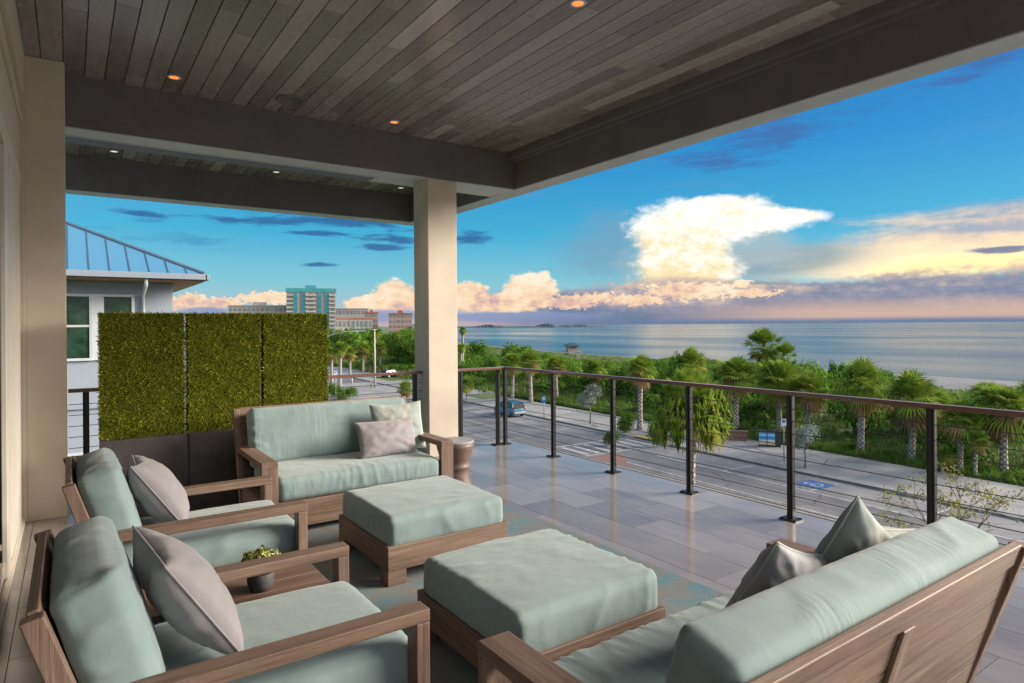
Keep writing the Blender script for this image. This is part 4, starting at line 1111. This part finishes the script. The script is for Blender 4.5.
for q_ in range(5): twig(Vector((0, 0, top_z - 2.6)), Vector((math.cos(q_ * 1.26) * .75, math.sin(q_ * 1.26) * .75, .75)).normalized(), .95, .028, 3)
a.build('trunk', [BARK], e, True); lf.build('crown', [YELL], e)
for (px, py, dd, w_, lab) in ((783, 492, 24, 1.7, 'clipped grey green treetop just outside the tiled edge, left of the fourth railing post'), (893, 519, 21, 1.2, 'small grey green treetop between the striped pillow and the right railing post')):
    x, y = along(px, dd); broad_tree('street_tree', x, y, z_at(px, py, x, y) - GZ, w_, lab, 'tree', SILVERL, None, 1800, .04, .6, GZ, .06)
for (px, py, w_, h_, lab) in ((611, 446, 1.5, 1.3, 'little green bush beside the yellow tactile strip'), (625, 434, 1.9, 1.9, 'rounded green bush on the promenade behind the tactile strip'), (657, 447, 1.6, 2.0, 'green bush left of the weeping palm')):
    x, y = ground_at(px, py); bush(x, y, w_, h_, lab, 4, GZ + .13, None, 'roadside_bush')
for (px, py, w_, h_, lab) in ((332, 397, 2.8, 2.2, 'round green shrub on the pale side street by the hedge screens'), (343, 400, 4.6, 2.0, 'low wide shrub on the pale side street')):
    x, y = ground_at(px, py); bush(x, y, w_, h_, lab, 1, GZ + .02, None, 'street_shrub')

# sea grape and scrub: every bush an object; heights follow the canopy line of the place
prof_x = [300, 325, 380, 420, 458, 480, 500, 522, 560, 600, 640, 660, 690, 720, 745, 800, 830, 850, 885, 925, 950, 985, 1024, 1100]
prof_y = [346, 348, 352, 354, 352, 350, 354, 349, 356, 360, 361, 358, 352, 360, 361, 358, 356, 362, 368, 380, 392, 388, 394, 398]
def lim_z(x, y, off=0): px = px_of(x, y); return z_at(px, float(np.interp(px, prof_x, prof_y)) + off, x, y)
LB1 = ('sea_grape_bush', 'dense dark green sea grape bush in the thicket behind the palms', 'sea grape thicket behind the palms')
cnt = 0
tries = 0
placed = []
while cnt < 120 and tries < 4000:
    tries += 1
    y = random.uniform(3, 130); k_ = kerbx(y) + 12.0; x = k_ + random.random() ** 1.3 * (coast(y) - 46 - k_)
    px = px_of(x, y) if depth_of(x, y) > 1 else -1
    if not (440 < px < 1120): continue
    if px < 650 and x < k_ + 1.5: continue
    w_ = random.uniform(3.2, 6.5)
    if any((x - a) ** 2 + (y - b) ** 2 < (.36 * (w_ + c)) ** 2 for a, b, c in placed): continue
    g = gheight(x, y); h_ = min(random.uniform(3.6, 6.4) if x - k_ > 3 else random.uniform(2.6, 3.8), lim_z(x, y, random.uniform(0, 6)) - g)
    if h_ < .7: continue
    if h_ < 1.4: w_ = min(w_, 3.5)
    placed.append((x, y, w_)); cnt += 1
    bush(x, y, w_, h_, LB1[1], cnt, g, LB1[2])
for i in range(34):                                    # front row at the foot of the palms
    y = 4 + i * 2.15; x = kerbx(y) + 9.4 + random.uniform(0, 1.2); g = gheight(x, y)
    bush(x, y, random.uniform(1.6, 3.0), random.uniform(.5, 1.1), 'leafy bush in the row lining the back of the promenade', i, g, 'bushes lining the promenade', 'border_bush')
LB2 = 'low bright green bush on the open dunes towards the lifeguard tower'
cnt = 0; tries = 0
while cnt < 60 and tries < 4000:
    tries += 1
    y = random.uniform(70, 330); c_ = coast(y); k_ = kerbx(y) + 9; x = random.uniform(k_, c_ - 18)
    px = px_of(x, y)
    if not (325 < px < 700): continue
    g = gheight(x, y); h_ = min(random.uniform(1.0, 4.0), lim_z(x, y, random.uniform(0, 5)) - g)
    if h_ < .5: continue
    cnt += 1; bush(x, y, random.uniform(4, 9), h_, LB2, cnt, g, 'low bushes on the open dunes', 'dune_bush')
for (px, dd, w_, h_, lab) in ((521, 175, 12, 5.0, 'round dark bush on the skyline of the dunes, left of the lifeguard tower'), (511, 180, 8, 4.2, 'smaller dark bush on the dune skyline'), (478, 160, 7, 6.4, 'dark bushy tree near the column against the sea')):
    x, y = along(px, dd); bush(x, y, w_, h_, lab, px, gheight(x, y), 'dark bushes on the dune skyline', 'skyline_bush')
# woodland behind the side street, towards the hotels: individual round trees
cnt = 0
for i in range(80):
    px = random.uniform(322, 446); dd = random.uniform(140, 420); x, y = along(px, dd); g = GZ
    h_ = min(random.uniform(5, 11), z_at(px, random.uniform(319, 342), x, y) - g)
    if h_ < 2: continue
    bush(x, y, random.uniform(8, 14), h_, 'rounded tree in the wood between the side street and the hotels', i, g, 'trees in front of the hotels', 'woodland_tree')

# ground cover: dune grass and creeping plants, one mass
Nt = 34000
V = np.zeros((Nt * 9, 3)); T = np.zeros(Nt * 9); F = []; k0 = 0
for i in range(Nt):
    if i % 2 == 0: y = rng.uniform(2, 75)
    else: y = rng.uniform(0, 300)
    c_ = coast(y); k_ = kerbx(y) + 8.1
    x = k_ + rng.random() ** (2.6 if i % 2 == 0 else 1.2) * (c_ - (40 if y < 95 else 16) - k_)
    g = gheight(x, y); dd = max(20, depth_of(x, y)); far = min(1, max(0, (dd - 70) / 120)); s_ = rng.uniform(.3, .75) * (1 + far * 1.4)
    tn = .5 + mnoise.noise(Vector((x * .045, y * .045, 3))) * .8 + mnoise.noise(Vector((x * .6, y * .6, 8))) * .45 + rng.uniform(-.15, .15); tn = min(1, max(0, tn))
    hmax = max(.1, lim_z(x, y, 1) - g); hh = min(s_ * rng.uniform(.6, 1.3), hmax); wd = s_ * (.07 + .45 * far)
    for q in range(3):
        a_ = rng.uniform(0, 6.28); b_ = rng.uniform(0, 6.28); ox_, oy_ = rng.uniform(-.25, .25, 2); dx, dy = math.cos(a_) * wd, math.sin(a_) * wd; lx, ly = math.cos(b_) * s_ * .55, math.sin(b_) * s_ * .55
        V[k0:k0 + 3] = [(x + ox_ - dx, y + oy_ - dy, g), (x + ox_ + dx, y + oy_ + dy, g), (x + ox_ + lx, y + oy_ + ly, g + hh)]
        T[k0:k0 + 3] = min(1, max(0, tn + rng.uniform(-.12, .12))); F.append((k0, k0 + 1, k0 + 2)); k0 += 3
mb = MB(); mb.add(V, F, tone=T); tag(mb.build('ground_cover', [DUNEL]), 'tangled green and straw coloured dune grass and creepers', 'ground cover', kind='stuff')

# ------------------------------------------------------------------ neighbouring house
NB_WALL = plain('pale_blue_render', (.23, .265, .32), .8, 0, .05, 2, .1, 90)
m, t, b = mat('metal_roof'); ROOFM = m
setc(b, (.10, .27, .42)); b.inputs['Metallic'].default_value = .25; b.inputs['Roughness'].default_value = .38
ROOFED = plain('roof_edge_metal', (.14, .19, .25), .45, .4, .1)
SOFF = plain('wooden_soffit', (.26, .14, .085), .7, 0, .2, 6)
nh = empty('neighbouring_house', (2.50, 21, GZ)); tag(nh, 'pale house next door with a blue metal hip roof and white windows', 'house')
def up(z): return z - GZ
a = MB(); a.bx(-14, 0, 0, 10, 0, up(2.95)); a.bx(-14, .05, -.06, -.001, up(-.55), up(-.40)); a.build('wall', [NB_WALL], nh, bevel=.01)
ex, ey, ez, pch = .70, -1.0, up(3.18), .50
rd_ = 6.0
Vr = [(ex, ey, ez), (-14.8, ey, ez), (-14.8, 11, ez), (ex, 11, ez), (ex - rd_, ey + rd_, ez + pch * rd_), (-14.8 + rd_, ey + rd_, ez + pch * rd_)]
a = MB(); a.add([(v[0], v[1], v[2] - .0) for v in Vr] + [(v[0], v[1], v[2] - .06) for v in Vr[:4]], [(1, 0, 4, 5), (0, 3, 4), (3, 2, 5, 4), (2, 1, 5), (0, 1, 7, 6), (3, 0, 6, 9), (2, 3, 9, 8), (1, 2, 8, 7)])
rf_ = a.build('roof', [ROOFM], nh)
a = MB(); sxx = ex - .45
while sxx > -13:
    run = min(rd_, ex - sxx)
    if run > .1: a.tube([(sxx, ey, ez + .012), (sxx, ey + run, ez + pch * run + .012)], .016, 4)
    sxx -= .46
a.tube([(ex, ey, ez + .015), (ex - rd_, ey + rd_, ez + pch * rd_ + .015)], .055, 6)
a.build('seams', [ROOFED], rf_)
a = MB(); a.bx(-14.8, ex + .05, ey - .12, ey + .0, ez - .17, ez - .01); a.bx(ex - .0, ex + .12, ey - .12, 11, ez - .17, ez - .012); a.build('gutter', [plain('gutter_grey', (.20, .235, .28), .5, 0, .05)], nh, bevel=.01)
a = MB(); a.bx(-14, ex - .005, ey + .01, 0 - .005, ez - .22, ez - .18); a.bx(.005, ex - .005, .0, 10, ez - .22, ez - .18); a.build('soffit', [SOFF], nh)
a = MB(); a.tube([(-.76, ey + .02, ez - .17), (-.76, ey + .05, ez - .35), (-.76, -.07, ez - .62), (-.76, -.07, .3)], .05, 8); a.build('downspout', [WHITE], nh, True)
GL2 = plain('green_tinted_glass', (.018, .045, .03), .08, 0, .6, 3)
def nwin(x0, x1, z0, z1, sash=True):
    a = MB(); fw = .07
    a.bx(x0 - fw, x1 + fw, -.05, -.001, z1, z1 + fw); a.bx(x0 - fw, x1 + fw, -.07, -.001, z0 - fw, z0); a.bx(x0 - fw, x0, -.05, -.001, z0, z1); a.bx(x1, x1 + fw, -.05, -.001, z0, z1)
    if sash: zm = z0 + (z1 - z0) * .52; a.bx(x0, x1, -.04, -.001, zm - .03, zm + .03)
    w_ = a.build('window', [WHITE], nh, bevel=.004)
    a = MB(); a.bx(x0, x1, -.015, -.0012, z0, z1); a.build('pane', [GL2], w_)
for x0, x1 in ((-2.72, -2.04), (-1.70, -1.04), (-3.7, -3.05)): nwin(x0, x1, up(.84), up(2.53))
for x0 in (-2.7, -1.7, -5, -7): nwin(x0, x0 + .8, up(-3.6), up(-1.8))
a = MB(); a.bx(-2.0, -1.76, -.055, -.001, up(.78), up(2.6)); a.build('window_trim', [WHITE], nh)

# ------------------------------------------------------------------ hotels and apartment blocks, far off
CR = plain('hotel_cream', (.33, .30, .27), .85, 0, .08, .1); TEAL = plain('teal_cladding', (.03, .24, .26), .5, 0, .15, .2); TEALG = plain('blue_glass_strip', (.03, .17, .22), .2, 0, .3, .3)
DKW = plain('far_window', (.15, .17, .19), .3, 0, .5, .3); SAL = plain('salmon_render', (.36, .24, .20), .85, 0, .1, .1); TER = plain('terracotta_tiles', (.33, .11, .06), .8, 0, .2, .2); LTW = plain('light_render', (.36, .335, .32), .85, 0, .06, .1)
def block(name, px0, px1, ytop, dd, label, wm, rows, cols, roofm, strips=None, depth=18, zb=None, parapet=1.0, roof_h=None):
    x0, y0 = along((px0 + px1) / 2, dd); W_ = (px1 - px0) / 637.2 * dd; zt = z_at((px0 + px1) / 2, ytop, x0, y0); H_ = zt - GZ
    r = empty(name, (x0, y0, GZ), math.atan2(-x0, y0)); tag(r, label, 'building', 'hotels and flats beyond the trees')
    hw = W_ / 2; a = MB(); a.bx(-hw, hw, 0, depth, 0, H_); a.build('wall', [wm], r)
    a = MB(); rh = roof_h or .6; a.bx(-hw - .5, hw + .5, -.5, depth + .5, H_ + .01, H_ + rh); a.bx(-hw * .25, hw * .2, 2, 9, H_ + rh, H_ + rh + 2.2) if rows > 4 else None; a.build('roof', [roofm], r)
    fh = H_ / rows
    strips = strips or []
    for (s0, s1, m_) in strips:
        a = MB(); a.bx(-hw + W_ * s0, -hw + W_ * s1, -.6, -.01, 1.0, H_ - .1); a.build('glazed_strip', [m_], r)
    for rr in range(rows):
        for cc in range(cols):
            u0, u1 = (cc + .14) / cols, (cc + .86) / cols
            if any(u1 > s0 and u0 < s1 for s0, s1, _ in strips): continue
            a = MB(); z0 = rr * fh + fh * .28; a.bx(-hw + W_ * u0, -hw + W_ * u1, -.06, -.02, z0, z0 + fh * .5); a.build('window', [DKW], r)
        if rows > 4:
            for c0, c1 in ((.0, .13), (.38, .60), (.86, 1.0)):
                if strips: a = MB(); a.bx(-hw + W_ * c0, -hw + W_ * c1, -1.3, -.07, rr * fh + .1, rr * fh + fh * .38); a.build('balcony', [LTW], r)
    return r
block('hotel_tower', 288, 335, 292, 450, 'tall cream hotel tower with teal top and blue vertical strips', CR, 12, 9, TEAL, [(.13, .22, TEALG), (.29, .38, TEALG), (.62, .71, TEALG), (.77, .86, TEALG)], roof_h=2.6)
block('hotel_wing', 231, 290, 306, 455, 'long low hotel wing left of the tower with bands of windows', CR, 5, 14, LTW)
block('apartment_building', 335, 368, 309, 520, 'pale flats with a flat roof just right of the hotel tower', LTW, 4, 9, LTW)
block('terrace_building', 330, 372, 319, 470, 'low pale building with a terracotta roof below the flats', LTW, 2, 10, TER)
block('apartment_building', 365, 378, 313, 500, 'narrow salmon building next to the pale flats', SAL, 5, 4, TER)
block('apartment_building', 389, 412, 314, 480, 'salmon block of flats with an orange roof, alone near the column', SAL, 5, 6, TER)
block('pavilion', 352, 372, 330, 330, 'low white beach pavilion among the trees', LTW, 1, 4, TEALG)

# ------------------------------------------------------------------ island on the horizon
ISL = plain('hazy_island_woods', (.035, .055, .075), .95, 0, .3, .01)  # dark foliage with the blue of distance haze mixed into the colour
V, F = [], []
isl = MB(); D0 = 3000
def is_h(px):
    h_ = 2.5 + 2 * mnoise.noise(Vector((px * .12, 0, 0))) + 3 * mnoise.noise(Vector((px * .6, 2, 0)))
    for c_, w_, k_ in ((497, 4, 15), (490, 3, 6), (506, 4, 8), (556, 3, 17), (551, 3, 8), (588, 8, 8), (574, 3, 7), (530, 12, 3)): h_ += k_ * math.exp(-((px - c_) / w_) ** 2) * (.8 + .4 * mnoise.noise(Vector((px * .9, 5, 0))))
    return max(.5, h_ * min(1, (606 - px) / 8, (px - 420) / 10 if px < 430 else 1))
pxs = np.arange(420, 607, .6); nr = 6
for i, px in enumerate(pxs):
    x, y = along(px, D0)
    for j in range(nr):
        f_ = j / (nr - 1); prof_ = math.sin(f_ * math.pi) ** .5; L_ = math.hypot(x, y)
        V.append((x * (1 + f_ * .06), y * (1 + f_ * .06), SEAZ - .3 + (3.2 + is_h(px + 3.7 * j)) * prof_ + (0 if j in (0, nr - 1) else 0)))
for i in range(len(pxs) - 1):
    for j in range(nr - 1): F.append((i * nr + j, (i + 1) * nr + j, (i + 1) * nr + j + 1, i * nr + j + 1))
isl.add(V, F); tag(isl.build('island', [ISL], smooth=False), 'long low wooded island on the horizon', kind='structure')

# ------------------------------------------------------------------ lifeguard tower
x, y = along(572, 190); g = gheight(x, y); sc_ = 190 / 637.2
LGW = plain('lifeguard_white', (.30, .28, .27), .7, 0, .1, 2); LGR = plain('lifeguard_roof', (.03, .06, .07), .6, 0, .1, 2)
lt = empty('lifeguard_tower', (x, y, g), R(-30)); tag(lt, 'small lifeguard tower on legs with a dark roof standing on the beach', 'lifeguard tower')
zt = z_at(572, 343, x, y) - g; fz = zt * .42
for sx in (-1.5, 1.5):
    for sy in (-1.5, 1.5): a = MB(); a.tube([(sx * 1.1, sy * 1.1, -.3), (sx, sy, fz)], .12, 6); a.build('leg', [LGW], lt)
a = MB(); a.bx(-2.6, 2.6, -2.4, 2.4, fz, fz + .18); a.build('deck', [LGW], lt)
a = MB(); a.bx(-1.6, 1.6, -1.6, 1.6, fz + .18, zt - .9); a.build('cabin', [LGW], lt)
a = MB(); a.bx(-1.1, 1.1, -1.63, -1.601, fz + 1.0, fz + 1.9); a.bx(-1.63, -1.601, -1.1, 1.1, fz + 1.0, fz + 1.9); a.build('window', [DKW], lt)
a = MB(); rz_ = zt - .9; a.add([(-2.5, -2.5, rz_), (2.5, -2.5, rz_), (2.5, 2.5, rz_), (-2.5, 2.5, rz_), (-.5, -.5, rz_ + .9), (.5, -.5, rz_ + .9), (.5, .5, rz_ + .9), (-.5, .5, rz_ + .9)], [(3, 2, 1, 0), (0, 1, 5, 4), (1, 2, 6, 5), (2, 3, 7, 6), (3, 0, 4, 7), (4, 5, 6, 7)]); a.build('roof', [LGR], lt)
a = MB()
for q in ((-2.55, -2.35, 2.55, -2.35), (2.55, -2.35, 2.55, 2.35)): a.tube([(q[0], q[1], fz + 1.1), (q[2], q[3], fz + 1.1)], .05, 5); a.tube([(q[0], q[1], fz + .6), (q[2], q[3], fz + .6)], .04, 5)
a.tube([(2.55, -2.35, fz), (2.55, -2.35, fz + 1.1)], .05, 5); a.tube([(-2.55, -2.35, fz), (-2.55, -2.35, fz + 1.1)], .05, 5); a.build('guard_rail', [LGW], lt)
a = MB(); a.prism([(2.6, fz), (6.5, -.1), (6.5, .1), (2.6, fz + .18)], -1, .4); a.build('ramp', [LGW], lt)

# ------------------------------------------------------------------ cars
def paint(name, c, met=.3):
    m, t, b = mat(name); setc(b, c); b.inputs['Metallic'].default_value = met; b.inputs['Roughness'].default_value = .3; b.inputs['Coat Weight'].default_value = .8; b.inputs['Coat Roughness'].default_value = .05
    return m
CB = paint('blue_car_paint', (.05, .17, .28)); CD = paint('dark_car_paint', (.012, .02, .035), 0); CD.node_tree.nodes['Principled BSDF'].inputs['Coat Weight'].default_value = 0; CD.node_tree.nodes['Principled BSDF'].inputs['Specular IOR Level'].default_value = .15; CG = plain('car_glass', (.015, .018, .022), .05); TY = plain('tyre_rubber', (.015, .015, .016), .85); RIM = plain('alloy_rim', (.45, .45, .47), .3, .8); RED = plain('tail_lamp_red', (.35, .015, .012), .2); HL = plain('headlamp_clear', (.6, .62, .65), .1); SIL = paint('silver_car_paint', (.42, .43, .45), .6)
def car(loc, rz, matl, label, low=False, rear=None):
    r = empty('parked_car', loc, rz); tag(r, label, 'car')
    H1 = .98; H2 = 1.66 if not low else 1.42
    # sections along x: (x, half width at belt, z bottom, z belt)
    st_ = [(-2.28, .70, .45, .80), (-2.22, .84, .34, .95), (-1.9, .91, .28, 1.02), (-1.0, .93, .26, 1.02), (0, .93, .26, 1.0), (.9, .93, .26, .98), (1.3, .92, .27, .96), (1.9, .90, .30, .88), (2.2, .80, .36, .76), (2.30, .62, .44, .66)]
    ring = lambda x, w, zb, zt: [(x, -w * .86, zb), (x, -w, zb + .12), (x, -w * 1.0, (zb + zt) / 2), (x, -w * .95, zt - .03), (x, -w * .82, zt), (x, w * .82, zt), (x, w * .95, zt - .03), (x, w, (zb + zt) / 2), (x, w, zb + .12), (x, w * .86, zb)]
    V = []; F = []
    for s_ in st_: V += ring(*s_)
    n = 10
    for i in range(len(st_) - 1):
        for k in range(n): k2 = (k + 1) % n; F.append((i * n + k, (i + 1) * n + k, (i + 1) * n + k2, i * n + k2))
    F.append(tuple(range(n))); F.append(tuple(reversed(range((len(st_) - 1) * n, len(st_) * n))))
    a = MB(); a.add(V, F); bd = a.build('body', [matl], r, True); smooth_by_angle(bd, 45)
    # glasshouse
    gs = [(-2.12, .76, .97, .98), (-1.85, .74, 1.0, H2 - .12), (-1.5, .70, 1.0, H2 - .03), (-.3, .68, 1.0, H2), (.35, .68, .98, H2 - .04), (1.15, .74, .95, .97)]
    V = []; F = []
    for x, w, z0, z1 in gs: V += [(x, -w - .1, z0 - .02), (x, -w + .02 if z1 - z0 > .1 else -w, z1), (x, w - .02 if z1 - z0 > .1 else w, z1), (x, w + .1, z0 - .02)]
    for i in range(len(gs) - 1):
        for k in range(4): k2 = (k + 1) % 4; F.append((i * 4 + k, (i + 1) * 4 + k, (i + 1) * 4 + k2, i * 4 + k2))
    a = MB(); a.add(V, F); a.build('glasshouse', [CG], r)
    a = MB(); a.add([(-1.9, -.64, H2 - .10), (-1.5, -.66, H2 - .01), (-.3, -.66, H2 + .015), (.42, -.64, H2 - .05), (.42, .64, H2 - .05), (-.3, .66, H2 + .015), (-1.5, .66, H2 - .01), (-1.9, .64, H2 - .10)], [(0, 1, 6, 7), (1, 2, 5, 6), (2, 3, 4, 5)]); 
    for sy in (-1, 1):
        for (xa, za, xb, zb) in ((1.12, .98, .42, H2 - .05), (-.35, 1.0, -.30, H2), (-1.35, 1.0, -1.5, H2 - .02), (-2.1, 1.0, -1.88, H2 - .12)): a.tube([(xa, sy * .84, za), (xb, sy * .675, zb)], .045, 5)
    a.build('roof', [matl], r)
    for sx in (-1.38, 1.40):
        for sy in (-1, 1):
            a = MB(); M = Matrix.Translation((sx, sy * .80, .36)) @ Matrix.Rotation(R(90), 4, 'X')
            vv = MB(); vv.lathe([(.20, -.11), (.33, -.12), (.36, -.08), (.36, .08), (.33, .12), (.20, .11)], 20); w_ = np.array([tuple(M @ Vector(p)) for p in vv.v[0]]); a.add(w_, vv.f)
            ty_ = empty('wheel', (0, 0, 0)); ty_.parent = r; a.build('tyre', [TY], ty_, True)
            vv = MB(); vv.lathe([(.22, -.10), (.21, .125), (.10, .115), (.05, .13), (.001, .13)] if sy < 0 else [(.001, -.13), (.05, -.13), (.10, -.115), (.21, -.125), (.22, .10)], 16); a = MB(); a.add(np.array([tuple(M @ Vector(p)) for p in vv.v[0]]), vv.f); a.build('rim', [RIM], ty_)
    for sy in (-1, 1):
        a = MB(); a.bx(-2.30, -2.16, *sorted((sy * .58, sy * .80)), .82, .98); a.build('tail_light', [RED], r, bevel=.02)
        a = MB(); a.bx(2.05, 2.24, *sorted((sy * .52, sy * .76)), .66, .78); a.build('headlight', [HL], r, bevel=.02)
    a = MB(); a.bx(-2.335, -2.26, -.7, .7, .42, .62); a.build('rear_bumper', [rear or TY], r, bevel=.03)
    return r
p_ = road_pt(61.0 - 1.6, -1.55, GZ + .004)
car(p_, R(90) - RA, CB, 'blue parked car with a silver tail, parked along the kerb behind the corner posts', rear=SIL)
x, y = ground_at(391, 377); car((x, y, GZ + .02), R(20), CD, 'dark parked car far off among the palms left of the column', low=True)

# ------------------------------------------------------------------ street furniture
POLE = plain('pale_pole', (.42, .38, .30), .6, 0, .1, 3); GAL = plain('galvanised_pole', (.30, .31, .32), .5, .5, .1, 3); SIGNB = plain('blue_sign', (.03, .16, .42), .4, 0, .05, 3); SIGNW = plain('white_sign', (.65, .66, .68), .4, 0, .05, 3)
x, y = ground_at(375, 388); zt = z_at(374, 330, x, y) - GZ
lp = empty('lamp_pole', (x, y, GZ)); tag(lp, 'pale straight lamp pole seen over the far sofa', 'lamp pole')
a = MB(); a.tube([(0, 0, 0), (0, 0, zt)], [.16, .10], 10); a.build('pole', [POLE], lp, True)
a = MB(); a.bx(-.35, .35, -.16, .16, zt, zt + .12); a.build('lamp_head', [POLE], lp, bevel=.03)
x, y = along(318, 100); zt = z_at(345, 331, x, y) - GZ
lp = empty('street_lamp', (x, y, GZ), math.atan2(-x, y)); tag(lp, 'curved arm of a grey street lamp reaching out from behind the right hedge screen', 'street lamp')
a = MB(); a.tube([(0, 0, 0), (0, 0, zt - 2.2)], [.13, .10], 10); a.build('pole', [GAL], lp, True)
a = MB(); a.tube([(0, 0, zt - 2.2), (.6, 0, zt - 1.4), (2.0, 0, zt - .6), (4.2, 0, zt - .1), (6.6, 0, zt)], [.09, .08, .07, .06, .05], 8); a.build('arm', [GAL], lp, True)
a = MB(); a.bx(6.4, 7.3, -.16, .16, zt - .1, zt + .06); a.build('lamp_head', [GAL], lp, bevel=.03)
def sign(px, by, ty_, label, face, sw_=.34, sh=.5):
    x, y = ground_at(px, by); h_ = z_at(px, ty_, x, y) - GZ
    r = empty('street_sign', (x, y, GZ + .13), math.atan2(-x, y)); tag(r, label, 'sign')
    a = MB(); a.tube([(0, 0, 0), (0, 0, h_)], .035, 8); a.build('post', [GAL], r, True)
    a = MB(); a.bx(-sw_ / 2, sw_ / 2, -.055, -.036, h_ - sh, h_ + .02); f_ = a.build('sign_plate', [face], r, bevel=.004)
    a = MB(); a.bx(-sw_ * .3, sw_ * .3, -.058, -.0551, h_ - sh * .55, h_ - sh * .2); a.build('symbol', [SIGNB if face is SIGNW else SIGNW], f_)
sign(784, 463, 421, 'white and blue parking sign on a slim post left of the silver leaved tree', SIGNW)
sign(544, 419, 397, 'blue and white sign on a post between the corner and the first railing post', SIGNB, .5, .7)
sign(336, 408, 372, 'small sign post on the side street by the hedge screen', SIGNW)
for px, by in ((352, 384), (371, 388)):
    x, y = ground_at(px, by); a = MB(); a.lathe([(.14, 0), (.14, .95), (.10, 1.05), (.001, 1.08)], 12); o_ = a.build('bollard', [POLE], smooth=True); o_.location = (x, y, GZ)
    tag(o_, 'short bollard on the side street, %s' % ('left of the pale lamp pole' if px < 360 else 'at the foot of the pale lamp pole'), 'bollard', 'bollards on the side street')
# poster kiosk
x, y = ground_at(767, 448)
KB = plain('kiosk_frame', (.02, .025, .03), .5); 
m, t, b = mat('beach_poster'); o = objc(t); px_, py_, pz_ = sep(t, o)
wv = noise_n(t, o, 3, 4, .6)
link(t, ramp(t, pz_ * .55 + (wv - .5) * .12, [(.35, (.50, .40, .28)), (.46, (.55, .58, .55)), (.52, (.02, .30, .50)), (.72, (.01, .12, .42)), (.8, (.30, .50, .65)), (.95, (.05, .25, .55))]), b, 'Base Color'); POST = m
ks = empty('poster_kiosk', (x, y, GZ + .13), math.atan2(-x, y)); ks.scale = (.62, .7, .62); tag(ks, 'dark kiosk with two blue beach posters at the back of the promenade', 'kiosk')
a = MB(); a.bx(-1.05, 1.7, -.2, .35, 0, 1.95); a.bx(-1.15, 1.8, -.3, .45, 1.951, 2.05); a.build('cabinet', [KB], ks, bevel=.02)
for x0 in (-.98, .06): a = MB(); a.bx(x0, x0 + .92, -.225, -.201, .25, 1.85); a.build('poster', [POST], ks)
x, y = ground_at(724, 441)
a = MB(); a.bx(-1.9, 1.9, -.3, .3, 0, .85); a.bx(-2.0, 2.0, -.36, .36, .851, .93); o_ = a.build('brick_wall', [BRICKP], bevel=.02); o_.location = (x, y, GZ + .02); o_.rotation_euler = (0, 0, math.atan2(-x, y))
tag(o_, 'low red brick wall right of the weeping palm, before the kiosk', 'wall')
